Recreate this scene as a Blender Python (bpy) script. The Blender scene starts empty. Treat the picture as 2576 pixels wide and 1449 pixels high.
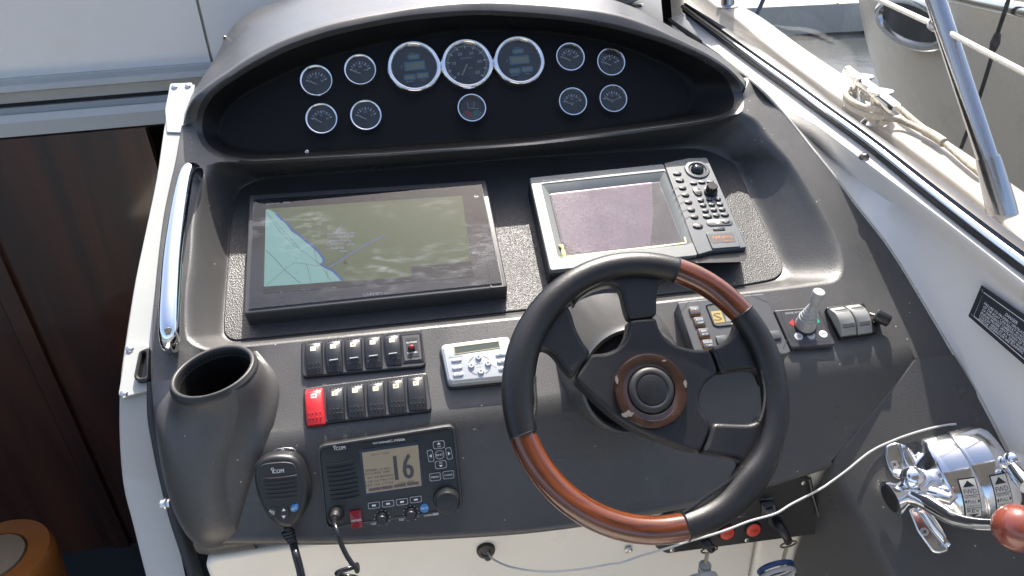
import bpy, bmesh, math, random
import numpy as np
from mathutils import Vector, Matrix
from mathutils.geometry import delaunay_2d_cdt
random.seed(7)
SC = bpy.context.scene
COL = SC.collection

# ------------------------------------------------------------------ camera
F = 1860.0; CX, CY = 1288.0, 724.5            # focal length and centre in a 2576 x 1449 picture
K = 1.1                                        # scale of the helm, from the known size of its instruments
PITCH = math.radians(30)
def nrm(v):
    v = np.array(v, float); return v / np.linalg.norm(v)
_ex = nrm([0.985, 0.118, -0.12])
_e2 = nrm(np.array([0, 1, 0]) - _ex * _ex[1]); _e3 = np.cross(_ex, _e2)
_ez = math.cos(PITCH) * _e2 + math.sin(PITCH) * _e3
_ey = np.cross(_ez, _ex)
M = np.array([_ex, _ey, _ez])                  # camera axes -> world axes (x athwart, y forward, z up)
CAM = np.array([0, 0, 1.6])
cam = bpy.data.cameras.new('camera'); cam_o = bpy.data.objects.new('camera', cam); COL.objects.link(cam_o)
cam.sensor_width = 36.0; cam.lens = 36.0 * F / 2576.0; cam.clip_start = 0.02; cam.clip_end = 500
cam_o.matrix_world = Matrix([[*M[0], CAM[0]], [*M[1], CAM[1]], [*M[2], CAM[2]], [0, 0, 0, 1]])
SC.camera = cam_o

# ------------------------------------------------------------------ light
SUN_EL, SUN_AZ = math.radians(53), math.radians(18)    # azimuth from forward (+y) towards starboard (+x)
w = bpy.data.worlds.new('World'); SC.world = w; w.use_nodes = True
nt = w.node_tree; bg = nt.nodes['Background']
sky = nt.nodes.new('ShaderNodeTexSky'); sky.sky_type = 'NISHITA'; sky.sun_disc = False
sky.sun_elevation = SUN_EL; sky.sun_rotation = SUN_AZ; sky.dust_density = 4.0; sky.air_density = 0.9; sky.ozone_density = 0.6
nt.links.new(sky.outputs[0], bg.inputs[0]); bg.inputs[1].default_value = 0.15
sl = bpy.data.lights.new('sun', 'SUN'); so = bpy.data.objects.new('sun', sl); COL.objects.link(so)
sl.energy = 5.0; sl.angle = math.radians(0.6); sl.color = (1.0, 0.94, 0.86)
sdir = Vector((math.cos(SUN_EL) * math.sin(SUN_AZ), math.cos(SUN_EL) * math.cos(SUN_AZ), math.sin(SUN_EL)))
so.rotation_euler = sdir.to_track_quat('Z', 'Y').to_euler()
SC.view_settings.view_transform = 'Standard'; SC.view_settings.look = 'None'
SC.view_settings.exposure = 1.3; SC.view_settings.gamma = 1.0
SC.cycles.use_denoising = True
SC.cycles.max_bounces = 8; SC.cycles.transparent_max_bounces = 12

# ------------------------------------------------------------------ rays, planes, frames
def ray(u, v):
    return nrm(M @ np.array([(u - CX) / F, -(v - CY) / F, -1.0]))
class Plane:
    def __init__(s, p, n): s.p = np.array(p, float); s.n = nrm(n)
    def hit(s, u, v, h=0.0):
        d = ray(u, v); return CAM + d * (((s.p + s.n * h - CAM) @ s.n) / (d @ s.n))
    def off(s, h): return Plane(s.p + s.n * h, s.n)
def el(deg, az=0.0):
    a, b = math.radians(deg), math.radians(az)
    return np.array([math.cos(a) * math.sin(b), -math.cos(a) * math.cos(b), math.sin(a)])
def kp(p): return CAM + K * (np.array(p, float) - CAM)
def at_dist(u, v, d): return CAM + ray(u, v) * d
def at_y(u, v, y):
    d = ray(u, v); return CAM + d * (y / d[1])
def at_x(u, v, x):
    d = ray(u, v); return CAM + d * (x / d[0])
def at_z(u, v, z):
    d = ray(u, v); return CAM + d * ((z - CAM[2]) / d[2])
def Z(x0, y0, sc):
    return lambda x, y: ((x0 + x / sc) / 1.565217, (y0 + y / sc) / 1.565217)
zA = Z(1000, 50, 2.14667); zB = Z(2000, 50, 2.14667); zC = Z(850, 600, 1.81167); zD = Z(2000, 560, 2.415)
zE = Z(1100, 1250, 2.576); zF = Z(950, 1650, 2.345); zG = Z(1900, 950, 1.15923); zH = Z(2500, 1100, 2.34182)
zI = Z(3300, 1600, 2.1694); zJ = Z(2400, 1850, 2.576); zK = Z(0, 0, 2.07); zL = Z(400, 600, 1.449)
zM = Z(0, 1300, 1.497); zN = Z(2600, 0, 1.6103); zO = Z(3100, 700, 1.4485); zP = Z(600, 1300, 1.61)
zQ = Z(2600, 1300, 1.49667); zR = Z(2900, 300, 1.8114); zS = Z(2200, 0, 2.576)
def zz(z, pts): return [z(*p) for p in pts]

class Frame:
    """a device's own axes: origin on a plane, x along a direction of the face, z out of the face"""
    def __init__(s, pl, o, x=None, h=0.0):
        s.pl = pl.off(h); s.o = s.pl.hit(*o); s.n = s.pl.n
        if x is None: ux = np.array([1.0, 0, 0])
        else: ux = s.pl.hit(*x[1]) - s.pl.hit(*x[0]) if isinstance(x[0], (tuple, list)) else s.pl.hit(*x) - s.o
        ux = ux - s.n * (ux @ s.n); s.x = nrm(ux); s.y = np.cross(s.n, s.x)
        s.d = np.linalg.norm(s.o - CAM)
    def L(s, u, v, h=0.0):
        q = s.pl.hit(u, v, h) - s.o; return (float(q @ s.x), float(q @ s.y))
    def L3(s, u, v, h=0.0):
        return (*s.L(u, v, h), h)
    def P(s, pts, h=0.0): return [s.L(u, v, h) for u, v in pts]
    def W(s, p): return s.o + s.x * p[0] + s.y * p[1] + s.n * p[2]
    def loc(s, wp):
        q = np.array(wp) - s.o; return (float(q @ s.x), float(q @ s.y), float(q @ s.n))
    def m(s, px): return px / F * s.d
    def matrix(s):
        return Matrix([[s.x[0], s.y[0], s.n[0], s.o[0]], [s.x[1], s.y[1], s.n[1], s.o[1]], [s.x[2], s.y[2], s.n[2], s.o[2]], [0, 0, 0, 1]])

# ------------------------------------------------------------------ materials
MATS = {}
def mat(name, col, rough=0.5, metal=0.0, spec=0.5, bump=None, var=0.0, varscale=8.0, specks=0.0, emit=None, coat=0.0, rvar=0.0, grime=None):
    if name in MATS: return MATS[name]
    m = bpy.data.materials.new(name); m.use_nodes = True; t = m.node_tree; b = t.nodes['Principled BSDF']
    N = t.nodes.new; Lk = t.links.new
    b.inputs['Base Color'].default_value = (*col, 1); b.inputs['Roughness'].default_value = rough
    b.inputs['Metallic'].default_value = metal; b.inputs['Specular IOR Level'].default_value = spec
    if coat: b.inputs['Coat Weight'].default_value = coat; b.inputs['Coat Roughness'].default_value = 0.06
    if emit: b.inputs['Emission Color'].default_value = (*emit[0], 1); b.inputs['Emission Strength'].default_value = emit[1]
    tc = N('ShaderNodeTexCoord'); src = None
    if var or specks or grime:
        no = N('ShaderNodeTexNoise'); no.inputs['Scale'].default_value = varscale; no.inputs['Detail'].default_value = 6
        Lk(tc.outputs['Object'], no.inputs['Vector'])
        mx = N('ShaderNodeMix'); mx.data_type = 'RGBA'
        mx.inputs[6].default_value = (*[c * (1 - var) for c in col], 1); mx.inputs[7].default_value = (*[min(1, c * (1 + var)) for c in col], 1)
        Lk(no.outputs['Fac'], mx.inputs[0]); src = mx.outputs[2]
        if grime:
            g = N('ShaderNodeTexNoise'); g.inputs['Scale'].default_value = grime[1]; g.inputs['Detail'].default_value = 8; g.inputs['Roughness'].default_value = 0.7
            Lk(tc.outputs['Object'], g.inputs['Vector'])
            r = N('ShaderNodeMapRange'); r.inputs[1].default_value = 0.55; r.inputs[2].default_value = 0.75; r.inputs[4].default_value = grime[2]
            Lk(g.outputs['Fac'], r.inputs[0])
            m3 = N('ShaderNodeMix'); m3.data_type = 'RGBA'; m3.inputs[7].default_value = (*grime[0], 1)
            Lk(r.outputs[0], m3.inputs[0]); Lk(src, m3.inputs[6]); src = m3.outputs[2]
        if specks:
            v = N('ShaderNodeTexVoronoi'); v.inputs['Scale'].default_value = 70
            Lk(tc.outputs['Object'], v.inputs['Vector'])
            r = N('ShaderNodeMapRange'); r.inputs[1].default_value = 0.05 * specks; r.inputs[2].default_value = 0.09 * specks
            r.inputs[3].default_value = 1.0; r.inputs[4].default_value = 0.0
            Lk(v.outputs['Distance'], r.inputs[0])
            k = N('ShaderNodeTexNoise'); k.inputs['Scale'].default_value = 14; Lk(tc.outputs['Object'], k.inputs['Vector'])
            r2 = N('ShaderNodeMapRange'); r2.inputs[1].default_value = 0.56; r2.inputs[2].default_value = 0.6; Lk(k.outputs['Fac'], r2.inputs[0])
            mm = N('ShaderNodeMath'); mm.operation = 'MULTIPLY'; Lk(r.outputs[0], mm.inputs[0]); Lk(r2.outputs[0], mm.inputs[1])
            m4 = N('ShaderNodeMix'); m4.data_type = 'RGBA'; m4.inputs[7].default_value = (0.45, 0.43, 0.4, 1)
            Lk(mm.outputs[0], m4.inputs[0]); Lk(src, m4.inputs[6]); src = m4.outputs[2]
        Lk(src, b.inputs['Base Color'])
    if rvar:
        no = N('ShaderNodeTexNoise'); no.inputs['Scale'].default_value = 9; no.inputs['Detail'].default_value = 7
        Lk(tc.outputs['Object'], no.inputs['Vector'])
        r = N('ShaderNodeMapRange'); r.inputs[3].default_value = max(0.02, rough - rvar); r.inputs[4].default_value = min(1, rough + rvar)
        r.inputs[1].default_value = 0.3; r.inputs[2].default_value = 0.7
        Lk(no.outputs['Fac'], r.inputs[0]); Lk(r.outputs[0], b.inputs['Roughness'])
    if bump:
        kind, sc, st = bump
        if kind == 'noise':
            n = N('ShaderNodeTexNoise'); n.inputs['Detail'].default_value = 4; o = n.outputs['Fac']
        else:
            n = N('ShaderNodeTexVoronoi'); o = n.outputs['Distance']
        n.inputs['Scale'].default_value = sc; Lk(tc.outputs['Object'], n.inputs['Vector'])
        bp = N('ShaderNodeBump'); bp.inputs['Strength'].default_value = st; bp.inputs['Distance'].default_value = 0.001
        Lk(o, bp.inputs['Height']); Lk(bp.outputs[0], b.inputs['Normal'])
    MATS[name] = m; return m

dashm = mat('dash_vinyl', (0.060, 0.059, 0.058), 0.35, bump=('noise', 620, 0.40), var=0.22, varscale=5, specks=1.0, rvar=0.09, grime=((0.12, 0.115, 0.105), 7, 0.35))
cowlm = mat('cowl_vinyl', (0.042, 0.042, 0.043), 0.33, spec=0.6, bump=('noise', 700, 0.12), var=0.2, varscale=4, specks=0.8, rvar=0.08, grime=((0.14, 0.14, 0.135), 6, 0.4))
gaugem = mat('gauge_panel_black', (0.006, 0.006, 0.0065), 0.6, spec=0.2, bump=('noise', 900, 0.3), var=0.2)
platem = mat('leather_grain_plate', (0.042, 0.041, 0.041), 0.40, bump=('voronoi', 560, 0.7), var=0.25, varscale=12, rvar=0.06)
blackp = mat('black_plastic', (0.014, 0.0145, 0.016), 0.36, bump=('noise', 1500, 0.12), var=0.1)
blackg = mat('gloss_black', (0.012, 0.013, 0.015), 0.16)
rubber = mat('black_rubber', (0.018, 0.018, 0.019), 0.5)
darkp = mat('charcoal_plastic', (0.035, 0.037, 0.04), 0.42, bump=('noise', 1200, 0.15), var=0.1)
leather = mat('black_leather', (0.009, 0.009, 0.010), 0.36, bump=('voronoi', 950, 0.22), var=0.3, varscale=20, rvar=0.10)
chrome = mat('chrome', (0.85, 0.86, 0.87), 0.07, metal=1.0)
chromew = mat('pitted_chrome', (0.74, 0.75, 0.77), 0.12, metal=1.0, rvar=0.08, var=0.12, varscale=30, bump=('noise', 60, 0.05))
steel = mat('brushed_steel', (0.62, 0.62, 0.62), 0.3, metal=1.0, rvar=0.08)
screwm = mat('screw_steel', (0.5, 0.49, 0.46), 0.35, metal=1.0)
white = mat('white_gelcoat', (0.74, 0.715, 0.675), 0.32, var=0.03, varscale=3, rvar=0.05, grime=((0.6, 0.57, 0.48), 5, 0.25))
cream = mat('cream_gelcoat', (0.72, 0.69, 0.61), 0.32, var=0.04, varscale=3, rvar=0.06, grime=((0.55, 0.5, 0.4), 6, 0.25))
alu = mat('painted_aluminium', (0.35, 0.36, 0.35), 0.36, var=0.04, varscale=6, rvar=0.06, grime=((0.52, 0.5, 0.42), 7, 0.3))
print_w = mat('white_print', (0.75, 0.76, 0.76), 0.5)
print_g = mat('grey_print', (0.4, 0.41, 0.42), 0.5)
print_k = mat('black_print', (0.012, 0.012, 0.014), 0.5)
def glass(name, tint=(1, 1, 1), gloss=0.06, dust=0.0, dustcol=(0.6, 0.6, 0.58), scale=30, rough=0.02, fres=1.45, streak=1.0, floor=0.0, lo=0.45, hi=0.8, det=9, drough=0.75, mask=None, mlo=0.42, mhi=0.68, mfl=0.12):
    """thin pane: clear, mirror sheen by angle, dust lying on it"""
    if name in MATS: return MATS[name]
    m = bpy.data.materials.new(name); m.use_nodes = True; t = m.node_tree; N = t.nodes.new; Lk = t.links.new
    out = t.nodes['Material Output']; t.nodes.remove(t.nodes['Principled BSDF'])
    tr = N('ShaderNodeBsdfTransparent'); tr.inputs[0].default_value = (*tint, 1)
    gl = N('ShaderNodeBsdfGlossy'); gl.inputs['Roughness'].default_value = rough
    fr = N('ShaderNodeFresnel'); fr.inputs[0].default_value = fres
    mx = N('ShaderNodeMixShader'); Lk(fr.outputs[0], mx.inputs[0]); Lk(tr.outputs[0], mx.inputs[1]); Lk(gl.outputs[0], mx.inputs[2])
    last = mx.outputs[0]
    if dust:
        df = N('ShaderNodeBsdfDiffuse'); df.inputs[0].default_value = (*dustcol, 1)
        tc = N('ShaderNodeTexCoord'); mp = N('ShaderNodeMapping'); mp.inputs['Scale'].default_value = (1, streak, 1); Lk(tc.outputs['Object'], mp.inputs[0])
        n1 = N('ShaderNodeTexNoise'); n1.inputs['Scale'].default_value = scale; n1.inputs['Detail'].default_value = det; n1.inputs['Roughness'].default_value = drough
        Lk(mp.outputs[0], n1.inputs['Vector'])
        n2 = N('ShaderNodeTexNoise'); n2.inputs['Scale'].default_value = mask or scale / 5; n2.inputs['Detail'].default_value = 3; Lk(tc.outputs['Object'], n2.inputs['Vector'])
        r1 = N('ShaderNodeMapRange'); r1.inputs[1].default_value = lo; r1.inputs[2].default_value = hi; Lk(n1.outputs['Fac'], r1.inputs[0])
        r2 = N('ShaderNodeMapRange'); r2.inputs[1].default_value = mlo; r2.inputs[2].default_value = mhi; r2.inputs[3].default_value = mfl; Lk(n2.outputs['Fac'], r2.inputs[0])
        mu = N('ShaderNodeMath'); mu.operation = 'MULTIPLY'; Lk(r1.outputs[0], mu.inputs[0]); Lk(r2.outputs[0], mu.inputs[1])
        m2 = N('ShaderNodeMath'); m2.operation = 'MULTIPLY'; m2.operation = 'MULTIPLY_ADD'; m2.inputs[1].default_value = dust; m2.inputs[2].default_value = floor; Lk(mu.outputs[0], m2.inputs[0])
        mz = N('ShaderNodeMixShader'); Lk(m2.outputs[0], mz.inputs[0]); Lk(last, mz.inputs[1]); Lk(df.outputs[0], mz.inputs[2]); last = mz.outputs[0]
    Lk(last, out.inputs['Surface']); MATS[name] = m; return m
def wood(name, c0, c1, scale=60, rough=0.22, stretch=(1, 1, 0.12)):
    if name in MATS: return MATS[name]
    m = bpy.data.materials.new(name); m.use_nodes = True; t = m.node_tree; N = t.nodes.new; Lk = t.links.new; b = t.nodes['Principled BSDF']
    uv = N('ShaderNodeUVMap'); mp = N('ShaderNodeMapping'); mp.inputs['Scale'].default_value = stretch; Lk(uv.outputs[0], mp.inputs[0])
    n = N('ShaderNodeTexNoise'); n.inputs['Scale'].default_value = scale; n.inputs['Detail'].default_value = 8; n.inputs['Distortion'].default_value = 0.6; Lk(mp.outputs[0], n.inputs['Vector'])
    cr = N('ShaderNodeValToRGB'); cr.color_ramp.elements[0].position = 0.3; cr.color_ramp.elements[1].position = 0.7
    cr.color_ramp.elements[0].color = (*c0, 1); cr.color_ramp.elements[1].color = (*c1, 1)
    Lk(n.outputs['Fac'], cr.inputs[0]); Lk(cr.outputs[0], b.inputs['Base Color'])
    b.inputs['Roughness'].default_value = rough; b.inputs['Coat Weight'].default_value = 0.7; b.inputs['Coat Roughness'].default_value = 0.08
    MATS[name] = m; return m

# ------------------------------------------------------------------ mesh building
def thing(name, label, cat, frame=None, loc=None, group=None):
    o = bpy.data.objects.new(name, None); COL.objects.link(o); o.empty_display_size = 0.02
    if frame is not None: o.matrix_world = frame.matrix()
    elif loc is not None: o.location = loc
    o['label'] = label; o['category'] = cat
    if group: o['group'] = group
    return o
def tag(o, label, cat, group=None):
    o['label'] = label; o['category'] = cat
    if group: o['group'] = group
    return o
_glyph = {}
def glyphs(s):
    if s not in _glyph:
        c = bpy.data.curves.new('t', 'FONT'); c.body = s; c.align_x = 'LEFT'; c.size = 1.0; c.resolution_u = 2
        o = bpy.data.objects.new('t', c); COL.objects.link(o)
        bpy.context.view_layer.update()
        me = bpy.data.meshes.new_from_object(o.evaluated_get(bpy.context.evaluated_depsgraph_get()))
        v = [(p.co.x, p.co.y) for p in me.vertices]; f = [tuple(p.vertices) for p in me.polygons]
        COL.objects.unlink(o); bpy.data.objects.remove(o); bpy.data.curves.remove(c); bpy.data.meshes.remove(me)
        xs = [p[0] for p in v] or [0, 1]; ys = [p[1] for p in v] or [0, 1]
        _glyph[s] = (v, f, min(xs), max(xs), min(ys), max(ys))
    return _glyph[s]
def rrect(cx, cy, w, h, r, ang=0.0, seg=4):
    r = min(r, w / 2 - 1e-6, h / 2 - 1e-6); pts = []
    for (sx, sy, a0) in ((1, 1, 0), (-1, 1, 90), (-1, -1, 180), (1, -1, 270)):
        for i in range(seg + 1):
            a = math.radians(a0 + 90 * i / seg)
            pts.append((sx * (w / 2 - r) + r * math.cos(a), sy * (h / 2 - r) + r * math.sin(a)))
    c, s = math.cos(ang), math.sin(ang)
    return [(cx + x * c - y * s, cy + x * s + y * c) for x, y in pts]
def ellipse(cx, cy, a, b, ang=0.0, n=24):
    c, s = math.cos(ang), math.sin(ang)
    return [(cx + a * math.cos(t) * c - b * math.sin(t) * s, cy + a * math.cos(t) * s + b * math.sin(t) * c) for t in [2 * math.pi * i / n for i in range(n)]]
def area(p): return 0.5 * sum(p[i][0] * p[(i + 1) % len(p)][1] - p[(i + 1) % len(p)][0] * p[i][1] for i in range(len(p)))
def inset(poly, d):
    n = len(poly); out = []
    sg = 1 if area(poly) > 0 else -1
    for i in range(n):
        a = np.array(poly[i - 1]); b = np.array(poly[i]); c = np.array(poly[(i + 1) % n])
        e1 = b - a; e2 = c - b; l1 = np.linalg.norm(e1) or 1; l2 = np.linalg.norm(e2) or 1
        n1 = np.array([-e1[1], e1[0]]) / l1 * sg; n2 = np.array([-e2[1], e2[0]]) / l2 * sg
        q = n1 + n2; k = q @ q
        q = q / k * 2 if k > 0.3 else n1
        out.append(tuple(b + q * d))
    return out
def roundpoly(pts, r, seg=4):
    out = []; n = len(pts)
    for i in range(n):
        a = np.array(pts[i - 1], float); b = np.array(pts[i], float); c = np.array(pts[(i + 1) % n], float)
        rr = r[i] if isinstance(r, (list, tuple)) else r
        d1 = min(rr, np.linalg.norm(a - b) * 0.48); d2 = min(rr, np.linalg.norm(c - b) * 0.48)
        p = b + nrm(a - b) * d1; q = b + nrm(c - b) * d2
        for k in range(seg + 1):
            t = k / seg; out.append(tuple((1 - t) ** 2 * p + 2 * t * (1 - t) * b + t * t * q))
    return out
def spline(pts, per=6, closed=False):
    P = [np.array(p, float) for p in pts]; n = len(P); out = []
    for i in range(n if closed else n - 1):
        if closed: a, b, c, d = P[i - 1], P[i], P[(i + 1) % n], P[(i + 2) % n]
        else: a, b, c, d = P[max(i - 1, 0)], P[i], P[i + 1], P[min(i + 2, n - 1)]
        for k in range(per):
            t = k / per
            out.append(0.5 * (2 * b + (c - a) * t + (2 * a - 5 * b + 4 * c - d) * t * t + (3 * b - a - 3 * c + d) * t ** 3))
    if not closed: out.append(P[-1])
    return out
def bez(A, E, C, k=6, skip0=False):
    loops = []
    for j in range(1 if skip0 else 0, k + 1):
        t = j / k
        loops.append([(1 - t) ** 2 * a + 2 * t * (1 - t) * e + t * t * c for a, e, c in zip(A, E, C)])
    return loops
class MB:
    def __init__(s): s.v = []; s.f = []; s.uv = None
    def add(s, v, f):
        o = len(s.v); s.v += [tuple(map(float, p)) for p in v]; s.f += [tuple(i + o for i in q) for q in f]; return s
    def loft(s, loops, closed=False, flip=False, cap0=False, cap1=False):
        n = len(loops[0]); v = [p for l in loops for p in l]; f = []
        for i in range(len(loops) - 1):
            for j in range(n if closed else n - 1):
                a, b = i * n + j, i * n + (j + 1) % n; c, d = b + n, a + n
                f.append((a, d, c, b) if flip else (a, b, c, d))
        if cap0: f.append(tuple(range(n)) if flip else tuple(range(n))[::-1])
        if cap1:
            o = (len(loops) - 1) * n; q = tuple(range(o, o + n)); f.append(q[::-1] if flip else q)
        return s.add(v, f)
    def prism(s, poly, h0, h1, bev=0.0, seg=3, base=False):
        if area(poly) < 0: poly = poly[::-1]
        L = [[(x, y, h0) for x, y in poly]]
        if bev > 0:
            for k in range(seg + 1):
                a = math.pi / 2 * k / seg
                q = inset(poly, bev * (1 - math.cos(a))) if k else poly
                L.append([(x, y, h1 - bev + bev * math.sin(a)) for x, y in q])
        else: L.append([(x, y, h1) for x, y in poly])
        return s.loft(L, closed=True, cap1=True, cap0=base)
    def frame(s, outer, inner, h0, h1, bev=0.0, hin=None):
        """a flat ring between two loops of equal count, h1 high, inner wall going down to hin"""
        if area(outer) < 0: outer = outer[::-1]
        if area(inner) < 0: inner = inner[::-1]
        hin = h0 if hin is None else hin
        b = bev
        L = [[(x, y, h0) for x, y in outer], [(x, y, h1 - b) for x, y in outer]]
        if b: L.append([(x, y, h1) for x, y in inset(outer, b)]); L.append([(x, y, h1) for x, y in inset(inner, -b)])
        L += [[(x, y, h1 - b) for x, y in inner], [(x, y, hin) for x, y in inner]]
        return s.loft(L, closed=True)
    def flat(s, poly, h):
        if area(poly) < 0: poly = poly[::-1]
        return s.add([(x, y, h) for x, y in poly], [tuple(range(len(poly)))])
    def cdt(s, poly, h):
        vs, _, fs, *_r = delaunay_2d_cdt([Vector(p) for p in poly], [], [list(range(len(poly)))], 1, 1e-7)
        return s.add([(p.x, p.y, h) for p in vs], [tuple(f) for f in fs])
    def prism_cdt(s, poly, h0, h1, bev=0.0, seg=3):
        if area(poly) < 0: poly = poly[::-1]
        L = [[(x, y, h0) for x, y in poly]]; q = poly
        for k in range(seg + 1):
            a = math.pi / 2 * k / seg; q = inset(poly, bev * (1 - math.cos(a))) if k else poly
            L.append([(x, y, h1 - bev + bev * math.sin(a)) for x, y in q])
        s.loft(L, closed=True); return s.cdt(q, h1)
    def lathe(s, c, prof, n=32, cap=True):
        L = [[(c[0] + r * math.cos(2 * math.pi * i / n), c[1] + r * math.sin(2 * math.pi * i / n), h) for i in range(n)] for r, h in prof]
        return s.loft(L, closed=True, cap1=cap)
    def strokes(s, pts, wd, h, closed=False):
        """a flat line of width wd through points"""
        P = [np.array(p, float) for p in pts]; n = len(P); A = []; B = []
        for i in range(n):
            a = P[i - 1] if (i or closed) else P[i]; b = P[(i + 1) % n] if (i < n - 1 or closed) else P[i]
            d = b - a; d = d / (np.linalg.norm(d) or 1); q = np.array([-d[1], d[0]]) * wd / 2
            A.append((*(P[i] + q), h)); B.append((*(P[i] - q), h))
        return s.loft([A, B], closed=False) if not closed else s.loft([A, B], closed=True)
    def tube(s, pts, r, n=12, closed=False, caps=True, flat=1.0):
        P = [np.array(p, float) for p in pts]; m = len(P); L = []; up = None
        for i in range(m):
            a = P[i - 1] if (i or closed) else P[i]; b = P[(i + 1) % m] if (i < m - 1 or closed) else P[i]
            t = nrm(b - a)
            if up is None:
                up = np.array([0, 0, 1.0]) if abs(t[2]) < 0.9 else np.array([1.0, 0, 0])
            x = nrm(np.cross(t, up)); y = np.cross(x, t); up = y
            rr = r[i] if isinstance(r, (list, tuple)) else r
            L.append([P[i] + x * rr * math.cos(2 * math.pi * j / n) + y * rr * flat * math.sin(2 * math.pi * j / n) for j in range(n)])
        if closed: L.append(L[0]); return s.loft(L, closed=True)
        return s.loft(L, closed=True, cap0=caps, cap1=caps)
    def ball(s, c, r, n=20, k=12, sq=1.0):
        L = [[(c[0] + r * math.sin(math.pi * j / k) * math.cos(2 * math.pi * i / n), c[1] + r * math.sin(math.pi * j / k) * math.sin(2 * math.pi * i / n), c[2] - r * sq * math.cos(math.pi * j / k)) for i in range(n)] for j in range(1, k)]
        return s.loft(L, closed=True, cap0=True, cap1=True)
    def text(s, t, x, y, size, h, ang=0.0, al='c', width=None, shear=0.0):
        """size = cap height; width = wanted overall width"""
        v, f, x0, x1, y0, y1 = glyphs(t); cap = 0.729
        sy = size / cap; sx = sy if width is None else width / (x1 - x0)
        ox = {'c': (x0 + x1) / 2, 'l': x0, 'r': x1}[al]
        c, q = math.cos(ang), math.sin(ang); out = []
        for a, b in v:
            a = (a - ox) * sx + shear * b * sy; b = (b - cap / 2) * sy
            out.append((x + a * c - b * q, y + a * q + b * c, h))
        return s.add(out, f)
    def world(s, o):
        s.v = [tuple(np.array(p) - o) for p in s.v]; return s
    def build(s, name, m, parent=None, smooth=40, wn=False, sub=0, fix=False):
        me = bpy.data.meshes.new(name); me.from_pydata(s.v, [], s.f)
        if fix:
            bm = bmesh.new(); bm.from_mesh(me); bmesh.ops.remove_doubles(bm, verts=bm.verts, dist=1e-5); bmesh.ops.recalc_face_normals(bm, faces=bm.faces); bm.to_mesh(me); bm.free()
        me.materials.append(m)
        if s.uv:
            ul = me.uv_layers.new(name='UVMap')
            for lp in me.loops: ul.data[lp.index].uv = s.uv[lp.vertex_index]
        if smooth:
            me.polygons.foreach_set('use_smooth', [True] * len(me.polygons)); me.set_sharp_from_angle(angle=math.radians(smooth))
        o = bpy.data.objects.new(name, me); COL.objects.link(o)
        if parent is not None: o.parent = parent
        if sub:
            md = o.modifiers.new('s', 'SUBSURF'); md.levels = sub; md.render_levels = sub
        if wn:
            md = o.modifiers.new('w', 'WEIGHTED_NORMAL'); md.keep_sharp = True
        return o

# ================================================================== the helm console
B = Plane(kp((0, .725, .989)), el(62))                 # main face of the dash
V = Plane(B.hit(1985, 936), el(31))             # lower face with the radio
S = Plane(B.hit(575, 850) - B.n * 0.046, el(68))       # floor of the screen recess
R = Plane(B.hit(1278, 366), el(36))                    # mouth of the gauge cowl
G = R.off(-0.062)                                      # gauge panel
T = Plane(V.hit(2300, 900), np.cross(V.hit(2090, 1160) - V.hit(2300, 900), B.hit(2466, 1003) - V.hit(2300, 900)))
if T.n[2] < 0: T.n = -T.n
VEDGE = B.hit(1500, 1000)
DO = kp((0.15, 0.75, 0.80))
dash = thing('dashboard', 'black moulded helm dashboard with arched gauge cowl and screen recess', 'dashboard', loc=DO)
def dpart(mb, name, m, **k): return mb.world(DO).build(name, m, dash, **k)
def offpx(c, d):
    c = [np.array(p, float) for p in c]; n = len(c); out = []
    for i in range(n):
        t = c[(i + 1) % n] - c[i - 1]; t /= (np.linalg.norm(t) or 1); out.append(c[i] + np.array([t[1], -t[0]]) * (d[i] if isinstance(d, list) else d))
    return out
# --- screen recess: rim on the dash face (outer) and edge of the floor (inner)
REC = [((542,411),(640,456)),((516,449),(600,482)),((500,502),(582,540)),((490,573),(574,600)),((485,648),(569,680)),((474,740),(563,760)),((473,829),(560,824)),
 ((485,858),(566,848)),((529,874),(590,862)),((582,868),(640,858)),((800,846),(800,842)),((1054,820),(1054,815)),((1308,794),(1308,788)),((1656,755),(1656,749)),
 ((1884,730),(1850,727)),((2047,711),(1935,712)),((2096,703),(1958,702)),((2113,682),(1970,686)),((2112,648),(1969,661)),((2100,608),(1946,612)),((2078,562),(1923,565)),
 ((2043,502),(1888,491)),((1994,424),(1853,417)),((1941,361),(1825,398)),((1906,315),(1800,386)),((1876,295),(1765,375)),((1850,290),(1720,372)),((1784,308),(1640,376)),
 ((1575,338),(1450,388)),((1405,359),(1250,402)),((1278,371),(1100,414)),((1000,391),(900,430)),((800,403),(760,440)),((640,411),(690,446))]
eo = spline([a for a, b in REC], 6, True); ei = spline([b for a, b in REC], 6, True)
# outward direction: the loop runs anticlockwise on screen (down the port side), so flip as needed
cen = np.mean(eo, axis=0); dsg = 1 if np.dot(offpx(eo, 1)[60] - eo[60], eo[60] - cen) > 0 else -1
oin = [2.0 if (p[1] < 415 and p[0] < 1860) else 9.0 for p in eo]
ao = offpx(eo, [dsg * d for d in oin])
A3 = [B.hit(*p) for p in ao]; E3 = [B.hit(*p) for p in eo]; W3 = [S.hit(*p) for p in ei]
C3 = [e + (q - e) * 0.22 for e, q in zip(E3, W3)]
D3 = [e + (q - e) * 0.80 for e, q in zip(E3, W3)]
I3 = [S.hit(*p) for p in offpx(ei, [-dsg * 10] * len(ei))]
mb = MB(); mb.loft(bez(A3, E3, C3, 6) + [D3] + bez(D3, W3, I3, 5, True), closed=True)
dpart(mb, 'screen_recess', dashm, smooth=60, fix=True)
# floor plate with a leather grain
pf = Frame(S, (1270, 600)); pl = [pf.L(*p) for p in offpx(ei, [-dsg * 4] * len(ei))]
mb = MB(); mb.prism_cdt(pl, -0.002, 0.0035, 0.002); mb.v = [tuple(pf.W(p)) for p in mb.v]
dpart(mb, 'screen_panel', platem, smooth=50)
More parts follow.
